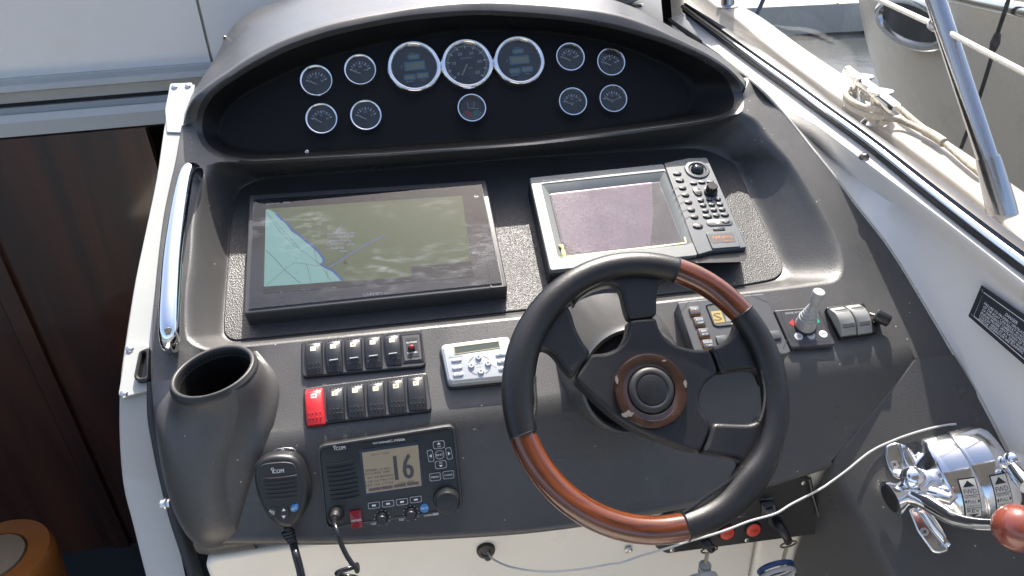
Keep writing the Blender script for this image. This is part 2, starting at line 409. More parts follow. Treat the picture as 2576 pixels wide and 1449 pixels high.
# --- gauge cowl
GE = [((502,310),(555,330)),((510,272),(562,298)),((537,232),(585,262)),((593,192),(630,228)),((639,163),(683,203)),((720,122),(760,166)),((817,88),(850,137)),((900,68),(936,115)),
 ((996,50),(1020,98)),((1080,40),(1100,84)),((1180,33),(1190,77)),((1280,35),(1290,77)),((1427,47),(1410,85)),((1538,66),(1520,104)),((1620,88),(1590,127)),((1694,112),(1650,152)),
 ((1784,154),(1700,180)),((1837,193),(1725,203)),((1858,234),(1734,228)),((1862,262),(1730,255)),((1848,280),(1706,284)),((1784,299),(1660,297)),((1575,328),(1530,316)),((1405,349),(1405,331)),
 ((1278,362),(1278,344)),((1000,382),(1000,364)),((800,394),(800,377)),((645,402),(680,383)),((605,400),(630,379)),((562,391),(590,371)),((525,370),(567,356)),((507,342),(556,343))]
OL = [(460,315),(477,262),(510,226),(575,180),(630,143),(710,102),(810,66),(895,45),(985,29),(1075,14),(1175,5),(1280,5),(1425,16),(1540,33),(1625,60),(1700,96),(1780,137),(1835,175),(1874,216)]
FW = [(470,282),(489,240),(512,191),(540,148),(572,86),(602,51),(650,22),(740,-8),(850,-35),(960,-50),(1080,-62),(1200,-66),(1380,-50),(1500,-15),(1610,25),(1695,72),(1778,120),(1838,165),(1878,208)]
FY = [.10,.14,.18,.22,.26,.28,.28,.26,.24,.22,.20,.18,.15,.12,.10,.08,.06,.05,.04]
PER = 6
ge = spline([a for a, b in GE], PER, True); gi = spline([b for a, b in GE], PER, True)
c0 = np.mean(ge, axis=0); gsg = 1 if np.dot(offpx(ge, 1)[66] - ge[66], ge[66] - c0) > 0 else -1
god = [2.0 if p[1] > 275 and 600 < p[0] < 1845 else (7.0 if p[1] < 200 else 9.0) for p in ge]
ga = offpx(ge, [gsg * d for d in god])
def sst(a, b, x): t = min(1, max(0, (x - a) / (b - a))); return t * t * (3 - 2 * t)
def lift(p, d=0.0):
    """cowl mouth, running into the dash face at the two lower corners"""
    k = max(sst(640, 560, p[0]) * sst(235, 345, p[1]), sst(1790, 1850, p[0]) * sst(165, 255, p[1]))
    return R.hit(*p, d) * (1 - k) + B.hit(*p, d * .5) * k
gA = [lift(p) for p in ga]; gE = [lift(p, -0.004) for p in ge]; gW = [G.hit(*p) for p in gi]
gC = [e + (q - e) * 0.12 for e, q in zip(gE, gW)]; gD = [e + (q - e) * 0.86 for e, q in zip(gE, gW)]
gI = [G.hit(*p) for p in offpx(gi, [-gsg * 7] * len(gi))]
mb = MB(); mb.loft(bez(gA, gE, gC, 5), closed=True)
dpart(mb, 'cowl_rim', cowlm, smooth=60, fix=True)
mb = MB(); mb.loft([gC] + [[e + (q - e) * 0.5 + R.n * 0.004 for e, q in zip(gE, gW)], gD], closed=True)
dpart(mb, 'cowl_lining', gaugem, smooth=60, fix=True)
mb = MB(); gf = Frame(G, (1180, 220)); gp = [gf.L(*p) for p in gi]
mb.loft([gD] + bez(gD, gW, gI, 5, True), closed=True)
dpart(mb, 'lining_crease', gaugem, smooth=60, fix=True)
mb = MB(); mb.prism_cdt([gf.L(*p) for p in offpx(gi, [-gsg * 2] * len(gi))], -0.004, 0.001, 0.001, 2); mb.v = [tuple(gf.W(p)) for p in mb.v]
dpart(mb, 'gauge_panel', gaugem, smooth=50)
# cowl lip and outer shell
no = len(OL); ol = spline(OL, PER); fw = spline(FW, PER); fy = [float(x[0]) for x in spline([(y,) for y in FY], PER)]
la = ga[:len(ol)]
lA = [lift(p) for p in la]; lO = [lift(p, -0.006) for p in ol]
lF = [at_y(p[0], p[1], o[1] + y) for p, o, y in zip(fw, lO, fy)]
lM = [a * 0.35 + o * 0.65 + R.n * 0.003 for a, o in zip(lA, lO)]
lB = [o + (f - o) * 0.10 for o, f in zip(lO, lF)]
lM2 = [o + (f - o) * 0.55 + np.array([0, 0, 0.006]) for o, f in zip(lO, lF)]
lG = [f + np.array([0, 0.02, -0.16]) for f in lF]
mb = MB(); mb.loft([lA] + bez(lM, [o + R.n * 0.004 for o in lO], lB, 5) + [lM2, lF, lG])
dpart(mb, 'gauge_cowl', cowlm, smooth=70, fix=True)
# --- dash face: sheet between the port edge, the lower edge, the starboard edge, the cowl and the recess
LEFT = [(460,315),(445,401),(429,470),(414,546),(402,639),(392,740),(385,850),(383,930),(388,990)]
RIGHT = [(2400,893),(2360,826),(2300,725),(2245,637),(2157,522),(2105,452),(2064,403),(2012,333),(1969,283),(1923,234),(1886,200)]
yv = VEDGE[1] + 0.012
def bpt(x, y): return np.array([x, y, B.p[2] - (y - B.p[1]) * B.n[1] / B.n[2]])
def vpt(x, y): return np.array([x, y, V.p[2] - (y - V.p[1]) * V.n[1] / V.n[2]])
ye = (B.p[2] - V.p[2] + B.p[1] * B.n[1] / B.n[2] - V.p[1] * V.n[1] / V.n[2]) / (B.n[1] / B.n[2] - V.n[1] / V.n[2])
x_l, x_r = V.hit(640, 1112)[0], V.hit(2300, 900)[0]
def proj(p):
    q = M.T @ (np.array(p) - CAM); return np.array([CX + F * q[0] / -q[2], CY - F * q[1] / -q[2]])
xs = np.linspace(x_l, x_r, 24)
vA = [bpt(x, ye + 0.016) for x in xs]; vE = [bpt(x, ye) for x in xs]; vC = [vpt(x, ye - 0.013) for x in xs]
i_l = min(range(len(ga)), key=lambda i: np.hypot(ga[i][0] - 492, ga[i][1] - 300))
i_r = min(range(len(ga)), key=lambda i: np.hypot(ga[i][0] - 1870, ga[i][1] - 235))
rim = []; i = i_r
while True:
    rim.append(i)
    if i == i_l: break
    i = (i + 1) % len(ga)
bd = [(p, B.hit(*p)) for p in spline(LEFT, 4)] + [(p, B.hit(*p, -.004)) for p in ((440,1005),(452,966),(470,928),(515,900),(560,890),(612,893),(638,914),(655,960),(652,1060),(648,1100))] + [(proj(p), p) for p in vA] + [((2303, 901), V.hit(2300, 900)), ((2312, 901), T.hit(2310, 901))] + [(p, B.hit(*p)) for p in spline(RIGHT, 4)]
bd += [(ga[i], gA[i]) for i in rim]
pts2 = [Vector((float(p[0]), -float(p[1]))) for p, _ in bd]; n1 = len(pts2)
pts2 += [Vector((float(p[0]), -float(p[1]))) for p in ao]; n2 = len(ao)
P3 = [q for _, q in bd] + A3
edges = [(i, (i + 1) % n1) for i in range(n1)] + [(n1 + i, n1 + (i + 1) % n2) for i in range(n2)]
vs, es, fs, ov, oe, of = delaunay_2d_cdt(pts2, edges, [], 2, 1e-4)
from mathutils.geometry import intersect_point_tri_2d
def inside(pt, poly):
    x, y = pt; c = False; n = len(poly); j = n - 1
    for i in range(n):
        xi, yi = poly[i]; xj, yj = poly[j]
        if (yi > y) != (yj > y) and x < (xj - xi) * (y - yi) / (yj - yi) + xi: c = not c
        j = i
    return c
pb = [(p.x, p.y) for p in pts2[:n1]]; ph = [(p.x, p.y) for p in pts2[n1:]]
v3 = []
for k, p in enumerate(vs):
    v3.append(P3[ov[k][0]] if ov[k] else B.hit(p.x, -p.y))
ff = []
for t in fs:
    c = [sum(vs[i][a] for i in t) / 3 for a in (0, 1)]
    if inside(c, pb) and not inside(c, ph): ff.append(tuple(t))
mb = MB(); mb.add(v3, ff)
mb.loft(bez(vA, vE, vC, 6))
# starboard strip that runs on down to the lever shelf, and the port edge rolled over
lp = [np.array(p, float) for p in spline(LEFT, 4)]
la3 = [B.hit(*p) for p in lp]; lb3 = [B.hit(p[0] - 7, p[1]) for p in lp]
lc3 = [q + np.array([0.0, 0, -0.016]) for q in lb3]
mb.loft(bez(la3, lb3, lc3, 5) + [[q + np.array([0.004, 0, -0.06]) for q in lc3]])
dpart(mb, 'dash_face', dashm, smooth=45, wn=True, fix=True)
# --- lower face
CRE = [(560,1340),(700,1339),(850,1338),(1000,1335),(1246,1327),(1400,1313),(1560,1288),(1745,1252),(1900,1212),(2010,1182),(2090,1158)]
SIL = [(548,1378),(700,1378),(850,1378),(1000,1371),(1246,1357),(1400,1342),(1560,1318),(1745,1282),(1900,1242),(2010,1210),(2096,1182)]
cr = spline(CRE, 5); si = spline(SIL, 5)
c3 = [V.hit(*p) for p in cr]; s3 = [V.hit(p[0], p[1] - 8, -0.004) for p in si]; e3 = [V.hit(p[0], p[1] - 12, 0.004) for p in si]
u3 = [p + np.array([0, 0.05, -0.006]) for p in s3]
nx = len(c3)
t3 = [vpt(x_l + (x_r - x_l) * i / (nx - 1), ye - 0.013) for i in range(nx)]
mb = MB(); mb.loft([t3, [a * .5 + b * .5 for a, b in zip(t3, c3)], c3] + bez(c3, e3, s3, 6, True) + [u3])
dpart(mb, 'lower_face', dashm, smooth=45, fix=True)
# --- lever shelf to starboard
TE = [(2300,899),(2246,968),(2190,1036),(2140,1098),(2094,1158),(2112,1200),(2135,1240),(2190,1340),(2250,1449),(2310,1560)]
te = spline(TE, 4); ta = [T.hit(p[0] + 10, p[1] + 2) for p in te]; tb = [T.hit(*p) for p in te]
tb = [V.hit(*p) if i <= 16 else q for i, (p, q) in enumerate(zip(te, tb))]
tcn = [q + (np.array([-0.004, 0.0, -0.012]) if i <= 16 else np.array([-0.006, 0.006, -0.022])) for i, q in enumerate(tb)]
td = [q + np.array([-0.012, 0.01, -0.22]) for q in tcn]
bord = [(2400,893),(2466,1003),(2505,1086),(2576,1215),(2700,1440),(2760,1560)]
poly = [tuple(p) for p in [np.array([p[0] + 10, p[1] + 2]) for p in te]]
poly += [(2760,1560)] + [tuple(p) for p in spline(bord[::-1][1:], 4)]
vs, es, fs, *_ = delaunay_2d_cdt([Vector((p[0], -p[1])) for p in poly], [], [list(range(len(poly)))], 1, 1e-4)
mb = MB(); mb.add([T.hit(p.x, -p.y) for p in vs], [tuple(f) for f in fs])
mb.loft(bez(ta, tb, tcn, 5) + [td])
dpart(mb, 'lever_shelf', dashm, smooth=45, fix=True)
# --- cup holder tower at the port corner
rn = nrm([-0.10, -0.03, 0.99])
CUP = Plane(B.hit(560, 872) + np.array([0, 0, 0.012]), rn)
cf = Frame(CUP, (537, 940))
holeL = cf.L(443, 962); holeR = cf.L(629, 911); hr = math.hypot(holeR[0] - holeL[0], holeR[1] - holeL[1]) / 2
hc = ((holeL[0] + holeR[0]) / 2, (holeL[1] + holeR[1]) / 2)
cupo = bpy.data.objects.new('cup_holder', None); COL.objects.link(cupo); cupo.parent = dash
cupo.matrix_local = Matrix.Translation(-Vector(DO)) @ cf.matrix()
mb = MB(); mb.lathe(hc, [(hr * 1.20, -0.012), (hr * 1.195, -0.004), (hr * 1.18, -0.001), (hr * 1.15, 0.0), (hr * 1.14, 0.002), (hr * 1.12, 0.0035), (hr * 1.06, 0.0035), (hr * 1.02, 0.002), (hr * 1.01, -0.002), (hr * 1.0, -0.012)], 56, cap=False)
mb.build('rim', rubber, cupo, smooth=60)
mb = MB(); mb.lathe(hc, [(hr * 1.005, -0.006), (hr * 1.0, -0.10), (hr * .98, -0.19)], 48, cap=True); mb.f = [f[::-1] for f in mb.f]
mb.build('well', gaugem, cupo, smooth=50)
# tower skin: rows from the rim to the foot, columns from the back round the front to the radio face
def cupring(a, k, h): 
    a = math.radians(a); return cf.W((hc[0] + hr * k * math.cos(a), hc[1] + hr * k * math.sin(a), h))
cols = [150, 180, 205, 230, 255, 280, 305, 330, 355, 20, 45, 70]
r0 = [cupring(a, 1.17, 0.000) for a in cols]; r1 = [cupring(a, 1.24, -0.006) for a in cols]
r2 = [cupring(a, 1.30, -0.022) for a in cols]
yb = V.hit(530, 1350)[1]
foot = [(383,1000),(388,1070),(410,1250),(464,1380),(512,1388),(560,1374),(594,1354),(646,1200),(680,1112),(712,985),(690,930),(650,885)]
mid  = [(383,960),(386,1010),(396,1110),(430,1195),(488,1205),(530,1205),(562,1200),(630,1130),(668,1080),(705,975),(685,925),(645,882)]
fd = [B.hit(*foot[0]), B.hit(*foot[1]), at_y(*foot[2], yb + 0.055), at_y(*foot[3], yb + 0.008), V.hit(*foot[4], 0.012), V.hit(*foot[5], 0.010), V.hit(*foot[6], 0.004), V.hit(*foot[7], -0.002), V.hit(*foot[8], -0.002), B.hit(*foot[9], -0.002), B.hit(*foot[10], -0.002), B.hit(*foot[11], -0.002)]
ymid = r2[5][1]
md3 = [B.hit(*mid[0]), B.hit(*mid[1]), at_y(*mid[2], yb + 0.07), *[at_y(*mid[j], r2[j][1] * .45 + fd[j][1] * .55) for j in (3, 4, 5, 6)], V.hit(*mid[7], 0.006), V.hit(*mid[8], 0.004), B.hit(*mid[9], 0.003), B.hit(*mid[10], 0.003), B.hit(*mid[11], 0.003)]
md2 = [a * 0.55 + b * 0.45 for a, b in zip(r2, md3)]
ft2 = [p + np.array([0.008, 0.03, -0.035]) for p in fd]
def crease(row):
    return row[:6] + [row[5] * .15 + row[6] * .85, row[6], row[6] * .88 + row[7] * .12] + row[7:]
r0, r1, r2, md2, md3, fd, ft2 = [crease(x) for x in (r0, r1, r2, md2, md3, fd, ft2)]
mb = MB(); mb.loft([r0, r1, r2, md2, md3, [a * .5 + b * .5 for a, b in zip(md3, fd)], fd, ft2])
o = dpart(mb, 'cup_holder_tower', dashm, smooth=180, sub=2, fix=True)
# port corner under the tower: rolled foot
mb = MB()
a = [at_y(484,1360,yb+.01), at_y(520,1358,yb+.004), at_y(560,1348,yb), at_y(620,1342,yb)]
b = [at_y(488,1385,yb+.006), at_y(530,1392,yb-.004), at_y(580,1386,yb-.006), at_y(640,1378,yb-.004)]
c = [at_y(512,1404,yb+.02), at_y(540,1404,yb+.01), at_y(590,1396,yb+.008), at_y(650,1388,yb+.008)]
mb.loft([spline(x, 4) for x in (a, b, c, [q + np.array([0, .05, 0]) for q in c])])
dpart(mb, 'rolled_foot', dashm, smooth=180, sub=1, fix=True)
# small screw heads on the moulding
def screw(parent, pl, u, v, r=0.0045, m=screwm, name='screw', origin=None):
    f = Frame(pl, (u, v)); b = MB(); b.lathe((0, 0), [(r, -0.001), (r, 0.0006), (r * .8, 0.0014), (r * .35, 0.0017)], 14)
    a = random.random() * 3
    for q in (a, a + math.pi / 2):
        b.prism([(x, y) for x, y in rrect(0, 0, r * 1.2, r * .25, r * .1, q, 1)], 0.0015, 0.00185)
    b.v = [tuple(f.W(p) - (origin if origin is not None else DO)) for p in b.v]
    return b.build(name, m, parent)
screw(dash, R.off(-0.03), 772, 382, 0.0035)

bq = MB(); a_ = at_y(428, 1266, yb + .06); bq.tube([a_, a_ + np.array([-.012, 0, 0])], .006, 6); bq.tube([a_ + np.array([-.004, 0, 0]), a_ + np.array([-.006, 0, 0])], .0085, 14)
dpart(bq, 'bolt', steel)
bq = MB(); a_ = lF[24]; bq.tube([a_ + np.array([.004, 0, -.01]), a_ + np.array([-.008, -.004, -.006])], .005, 10); dpart(bq, 'cowl_screw', blackp)

# ================================================================== gauges
gglass = glass('gauge_glass', (0.93, 0.94, 0.95), dust=0.10, scale=60, fres=1.6, floor=.02)
dialm = mat('dial_black', (0.022, 0.022, 0.023), 0.5)
lcdm = mat('lcd_green_grey', (0.34, 0.36, 0.25), 0.35)
bluep = mat('blue_print', (0.08, 0.32, 0.52), 0.5)
blueb = mat('bright_blue_print', (0.02, 0.18, 0.6), 0.5)
redp = mat('red_print', (0.45, 0.03, 0.03), 0.5)
greenp = mat('green_print', (0.02, 0.22, 0.12), 0.5)
needlem = mat('needle_cream', (0.7, 0.66, 0.52), 0.5)
def gauge(u, v, rpx, kind, label, nums=(), a0=200, a1=-20, needle=205, word='', off=(0, -0.25)):
    f = Frame(G, (u, v), h=0.001); r = f.m(rpx)
    t = thing('gauge', label, 'gauge', f, group='round instruments in the cowl')
    big = kind != 'small'; k = r
    MB().lathe((0, 0), [(k * 1.04, 0), (k * 1.04, .002), (k * 1.0, .007), (k * .95, .0105), (k * .89, .0105), (k * .84, .0080), (k * .81, .004)] if not big else
               [(k * 1.02, 0), (k * 1.02, .003), (k * .985, .010), (k * .93, .0145), (k * .86, .0145), (k * .80, .010), (k * .77, .005)], 48, cap=False).build('bezel', chrome, t, smooth=60)
    MB().lathe((0, 0), [(k * .87, .0042)], 36).build('dial', dialm, t, smooth=0) if False else MB().flat(ellipse(0, 0, k * .87, k * .87, n=36), .0040).build('dial', dialm, t, smooth=0)
    p = MB(); h = .0044
    if kind == 'digital':
        b = MB(); l = MB()
        for (x, y, w_, h_) in ((0.02, .40, .44, .19), (0.03, 0.06, .78, .34), (-.2, -.36, .44, .22), (.28, -.33, .44, .22)):
            b.frame(rrect(x * k, y * k, w_ * k, h_ * k, .06 * k), rrect(x * k, y * k, (w_ - .07) * k, (h_ - .07) * k, .04 * k), h, h + .0003)
            l.flat(rrect(x * k, y * k, (w_ - .09) * k, (h_ - .09) * k, .02 * k), h + .0001)
        b.build('window_outline', bluep, t, smooth=0); l.build('lcd_window', lcdm, t, smooth=0)
        for s_, x, y, sz, an in (('Hours', 0, .545, .055, 0), ('RPM', -.45, .06, .05, math.pi / 2), ('GPH/MPG', -.22, -.52, .05, 0), ('Gallons', .28, -.50, .05, 0)): p.text(s_, x * k, y * k, sz * k, h, an)
        MB().text('FloScan', .03 * k, -.67 * k, .085 * k, h, shear=.2).build('maker_lettering', blueb, t, smooth=0)
    elif kind == 'speed':
        for i in range(51):
            a = math.radians(222 - 264 * i / 50); ro = .76; ri = .64 if i % 5 == 0 else .70
            p.strokes([(k * ri * math.cos(a), k * ri * math.sin(a)), (k * ro * math.cos(a), k * ro * math.sin(a))], k * (.045 if i % 5 == 0 else .024), h)
        for i, s_ in enumerate(('0', '10', '20', '30', '40', '50')):
            a = math.radians(222 - 264 * i / 5); p.text(s_, k * .49 * math.cos(a), k * .49 * math.sin(a), k * .13, h)
        p.text('Speedometer', 0, k * .27, k * .06, h); p.text('MPH', k * .12, -k * .14, k * .05, h)
        a = math.radians(240); MB().tube([(0, 0, .0062), (k * .48 * math.cos(a), k * .48 * math.sin(a), .0062)], [k * .03, k * .02], 6).build('needle', needlem, t)
        MB().lathe((k * .07, -k * .52), [(k * .07, h), (k * .06, .0068), (k * .03, .0072)], 14).build('reset_knob', blackg, t)
    elif kind == 'rudder':
        for s0, s1, mm, nm in ((186, 268, redp, 'port_sector'), (272, 350, greenp, 'starboard_sector')):
            q = [(k * .52 * math.cos(math.radians(s0 + (s1 - s0) * i / 12)), k * .52 * math.sin(math.radians(s0 + (s1 - s0) * i / 12)) - .02 * k) for i in range(13)]
            q += [(k * .2 * math.cos(math.radians(s1 + (s0 - s1) * i / 12)), k * .2 * math.sin(math.radians(s1 + (s0 - s1) * i / 12)) - .02 * k) for i in range(13)]
            MB().cdt(q, h).build(nm, mm, t, smooth=0)
        for i in range(13):
            a = math.radians(205 + 130 * i / 12); p.strokes([(k * .58 * math.cos(a), k * .58 * math.sin(a)), (k * .68 * math.cos(a), k * .68 * math.sin(a))], k * .03, h)
        p.strokes([(-.2 * k, .5 * k), (-.2 * k, .2 * k), (-.1 * k, .06 * k), (.1 * k, .06 * k), (.2 * k, .2 * k), (.2 * k, .5 * k)], k * .03, h)
        MB().tube([(0, .1 * k, .006), (.45 * k, -.03 * k, .006)], k * .02, 6).build('needle', needlem, t)
    else:
        for i in range(9):
            a = math.radians(160 - 140 * i / 8); ro = .66; ri = .50 if i % 2 == 0 else .56
            p.strokes([(k * ri * math.cos(a), k * ri * math.sin(a) - .1 * k), (k * ro * math.cos(a), k * ro * math.sin(a) - .1 * k)], k * (.075 if i % 2 == 0 else .05), h)
        for i, s_ in enumerate(nums):
            a = math.radians(160 - 140 * i / max(1, len(nums) - 1)); p.text(s_, k * .36 * math.cos(a), k * .36 * math.sin(a) - .1 * k, k * .13, h)
        if word: p.text(word, off[0] * k, off[1] * k, k * .10, h)
        a = math.radians(needle); c_ = (.0, -.22 * k)
        MB().tube([(c_[0], c_[1], .006), (c_[0] + k * .6 * math.cos(a), c_[1] + k * .6 * math.sin(a), .006)], [k * .045, k * .03], 6).build('needle', needlem, t)
        MB().strokes([(k * .5 * math.cos(math.radians(160 - 140 * i / 16)), k * .5 * math.sin(math.radians(160 - 140 * i / 16)) - .1 * k) for i in range(17)], k * .02, h).build('scale_arc', print_g, t, smooth=0)
    p.build('markings', print_w if kind != 'small' else print_w, t, smooth=0)
    MB().lathe((0, 0), [(k * .86, .0070), (k * .6, .0078), (k * .3, .0082), (k * .05, .0083)], 32).build('cover_glass', gglass, t, smooth=80)
    return t
gauge(797.5, 207, 38.7, 'small', 'small chrome oil gauge, outermost of the top row, at the companionway end', ('10', '50', '80'), needle=150)
gauge(907.3, 179.8, 38.7, 'small', 'small chrome gauge between the outermost top gauge and the first big digital dial', ('100', '160', '240'), needle=155)
gauge(810.6, 302.4, 38.7, 'small', 'small chrome gauge of the bottom row, outermost at the companionway end', ('8', '12', '16'), needle=145, word='VOLTS', off=(0, .5))
gauge(921.6, 293.8, 38.7, 'small', 'small chrome fuel gauge of the bottom row, second from the companionway end', ('E', '1/2', 'F'), needle=150)
gauge(1042, 172, 65, 'digital', 'big digital fuel flow gauge with blue windows, on the companionway side of the speedometer')
gauge(1174.6, 165, 63.5, 'speed', 'big analogue speedometer dial numbered 0 to 50, between two digital dials')
gauge(1304.7, 157, 63, 'digital', 'big digital fuel flow gauge with blue windows, on the windscreen side of the speedometer')
gauge(1186, 277.4, 37, 'rudder', 'small rudder angle gauge with red and green sectors below the speedometer')
gauge(1432.6, 148, 36, 'small', 'small chrome gauge of the top row, beside the digital dial on the windscreen side', ('100', '160', '240'), needle=150)
gauge(1534.3, 160.5, 35.5, 'small', 'small chrome gauge of the top row, outermost at the windscreen end', ('10', '50', '80'), needle=150)
gauge(1439, 259.6, 36, 'small', 'small chrome gauge of the bottom row, inner of the pair at the windscreen end', ('E', '1/2', 'F'), needle=145, word='VDO', off=(0, -.05))
gauge(1539.7, 252, 35.5, 'small', 'small chrome gauge marked WATER, bottom row, outermost at the windscreen end', ('8', '12', '16'), needle=140, word='WATER', off=(0, -.05))

# ================================================================== chart plotter
SP = S.off(0.0035)
gq = [(627,490),(1222,452),(1277,722),(613,790)]
f = Frame(SP, (940, 625), ((627, 640), (1245, 588)), h=0.030)
t = thing('chart_plotter', 'wide black chart plotter with a smudged screen showing a green and teal chart', 'chart plotter', f)
gq_ = f.P(gq)
MB().prism(roundpoly(gq_, .004), -.030, 0, .0025).build('case', darkp, t)
gi_ = f.P([(638,502),(1212,465),(1263,714),(626,780)])
MB().prism(roundpoly(gi_, .002), -.002, .0006, .0004).build('front_panel', blackg, t)
h = .0008
act = zz(zC, [(357,405),(1755,310),(1838,882),(340,975)])
landm = mat('chart_land', (0.045, 0.060, 0.018), 0.5, emit=((0.07, 0.095, 0.03), 0.32), var=.12, varscale=12)
seam = mat('chart_water', (0.11, 0.20, 0.195), 0.5, emit=((0.16, 0.31, 0.29), 0.36))
shallow = mat('chart_shallow', (0.01, 0.03, 0.13), 0.5, emit=((0.015, 0.05, 0.2), 0.4))
chan = mat('chart_channel', (0.05, 0.07, 0.14), 0.5, emit=((0.07, 0.1, 0.2), 0.3))
barm = mat('menu_bar', (0.012, 0.013, 0.014), 0.4)
lilac = mat('chart_docks', (0.12, 0.12, 0.17), 0.5, emit=((0.15, 0.16, 0.22), 0.3))
scr = bpy.data.objects.new('screen', None); COL.objects.link(scr); scr.parent = t
MB().flat(f.P(act), h).build('chart_area', landm, scr, smooth=0)
shore = [(375,408),(430,438),(470,480),(505,505),(545,560),(590,590),(650,640),(700,680),(735,715),(765,755),(772,785),(750,800),(770,815),(800,830),(840,850),(870,880),(895,905),(905,918)]
MB().cdt(f.P(zz(zC, [(357,415)] + shore + [(345,965)])), h + .0002).build('water_area', seam, scr, smooth=0)
MB().strokes([f.L(*zC(*p)) for p in shore[1:]], .0042, h + .0004).build('shoreline', shallow, scr, smooth=0)
MB().strokes(f.P(zz(zC, [(815,820),(900,765),(990,710),(1090,650),(1205,592)])), .0036, h + .0004).build('channel', chan, scr, smooth=0)
trk = MB()
random.seed(3)
def dash_line(mb, pts, wd, hh, n=None, duty=.55):
    P = [np.array(p) for p in pts]
    for a, b in zip(P[:-1], P[1:]):
        L_ = np.linalg.norm(b - a); k_ = max(1, int(L_ / (wd * 4)))
        for i in range(k_): mb.strokes([a + (b - a) * i / k_, a + (b - a) * (i + duty) / k_], wd, hh)
for q in ([(365,440),(450,560),(560,670),(640,720),(700,770),(760,820)], [(365,430),(480,560),(600,690)], [(365,950),(480,850),(560,790),(740,815)], [(700,690),(720,780),(790,830),(800,910)], [(680,930),(660,840),(640,790)], [(820,915),(790,870),(760,830)], [(770,815),(860,780),(920,735),(935,680),(930,640)]):
    dash_line(trk, f.P(zz(zC, q)), .0009, h + .0006)
trk.strokes(f.P(zz(zC, [(357,700),(420,760),(500,850),(600,935)])), .0007, h + .0006)
for i in range(26):
    x, y = random.uniform(375, 640), random.uniform(520, 930)
    if y > 450 + (x - 375) * .75: trk.text(str(random.randint(20, 99)), *f.L(*zC(x, y)), .0017, h + .0006)
trk.build('tracks', print_k, scr, smooth=0)
dk = MB()
for i, (x0, x1, y) in enumerate([(805,1010,588),(800,1000,612),(815,985,638),(800,930,662),(940,1000,660),(830,930,690),(890,950,715)]):
    for k in range(int((x1 - x0) / 20)):
        dk.flat(ellipse(*f.L(*zC(x0 + 20 * k + random.uniform(-4, 4), y - k * 1.2 + random.uniform(-5, 5))), .0022, .0018, n=8), h + .0006 + .00001 * (k + 12 * i))
dk.build('dock_symbols', lilac, scr, smooth=0)
MB().cdt(f.P(zz(zC, [(845,580),(870,540),(912,505),(885,545),(865,580)])), h + .0006).build('course_mark', print_g, scr, smooth=0)
MB().cdt(f.P(zz(zC, [(905,800),(925,770),(945,808),(925,800)])), h + .0007).build('boat_mark', print_k, scr, smooth=0)
MB().flat(f.P(zz(zC, [(342,962),(900,925),(1396,893),(1394,818),(1825,780),(1842,892),(340,1010)])), h + .0008).build('menu_bar', barm, scr, smooth=0)
tx = MB()
for s_, x, y, sz in (('Stop Panning', 1603, 823, .0036), ('Home', 1110, 945, .0040), ('Menu', 1370, 919, .003), ('Mark', 1560, 903, .0026), ('Info', 845, 968, .0026), ('Waypoints', 645, 982, .0024), ('51', 470, 1000, .003)): tx.text(s_, *f.L(*zC(x, y)), sz, h + .001, -.0)
tx.build('screen_lettering', print_g, scr, smooth=0)
pz = MB(); pz.text('GPS', *f.L(*zC(385,368)), .0036, h, width=.0115); pz.text('MAP', *f.L(*zC(438,364)), .0025, h, width=.0095); pz.text('XSV', *f.L(*zC(506,357)), .0036, h, width=.0125)
pz.text('GARMIN', *f.L(*zC(1115,1011)), .0052, h, width=.0305); pz.build('lettering', print_w, t, smooth=0)
c_ = f.L(*zC(1857,310)); MB().lathe(c_, [(.0045, .0006), (.0045, .0012), (.003, .0014), (.0028, .0008)], 18).build('power_button', chromew, t)
MB().frame(roundpoly(f.P(zz(zC, [(1928,782),(2012,768),(2052,960),(1962,968)])), .002), roundpoly(inset(f.P(zz(zC, [(1928,782),(2012,768),(2052,960),(1962,968)])), .0012), .002), .0005, .0014).build('card_door', blackp, t)
MB().flat(inset(gi_, .0005), .0022).build('cover_glass', glass('plotter_glass', (.97, .98, .98), dust=.30, dustcol=(.45, .47, .5), scale=30, fres=1.5, streak=2.8, floor=.012, lo=.47, hi=.75, det=5, drough=.55, mask=9, mlo=.48, mhi=.70, mfl=.04), t, smooth=0)
MB().prism(roundpoly(f.P([(660,520),(1215,480),(1262,715),(640,785)]), .01), -.031, -.028).build('gasket', rubber, t)

# ================================================================== radar display
fq = zz(zD, [(200,335),(1478,205),(1610,175),(1720,155),(1895,150),(2275,1005),(1930,1040),(1800,1075),(400,1222)])
f = Frame(SP, zD(1150, 650), (zD(300, 700), zD(1900, 600)), h=0.038)
t = thing('radar_display', 'grey radar display with yellow glue marks and a pink reflection painted on its screen', 'radar display', f)
greyp = mat('grey_paint_plastic', (0.165, 0.175, 0.17), 0.42, bump=('noise', 1500, .15), var=.08, varscale=14, rvar=.06)
bluegrey = mat('blue_grey_plastic', (0.075, 0.085, 0.095), 0.4, bump=('noise', 1500, .15), var=.06)
q = f.P(fq)
MB().prism_cdt(roundpoly(inset(q, -.001), .006), -.038, -.0095, .003).build('case', blackp, t)
scq = f.P(zz(zD, [(398,462),(1445,343),(1685,950),(550,1085)])); opn = f.P(zz(zD, [(318,398),(1492,275),(1760,960),(485,1095)]))
left = f.P(zz(zD, [(205,335),(1480,203),(1808,1075),(402,1220)]))
MB().frame(roundpoly(left, .005), roundpoly(opn, .004), -.008, 0, .0012, hin=-.001).build('screen_surround', greyp, t)
lo = [roundpoly(opn, .004), roundpoly(scq, .002)]
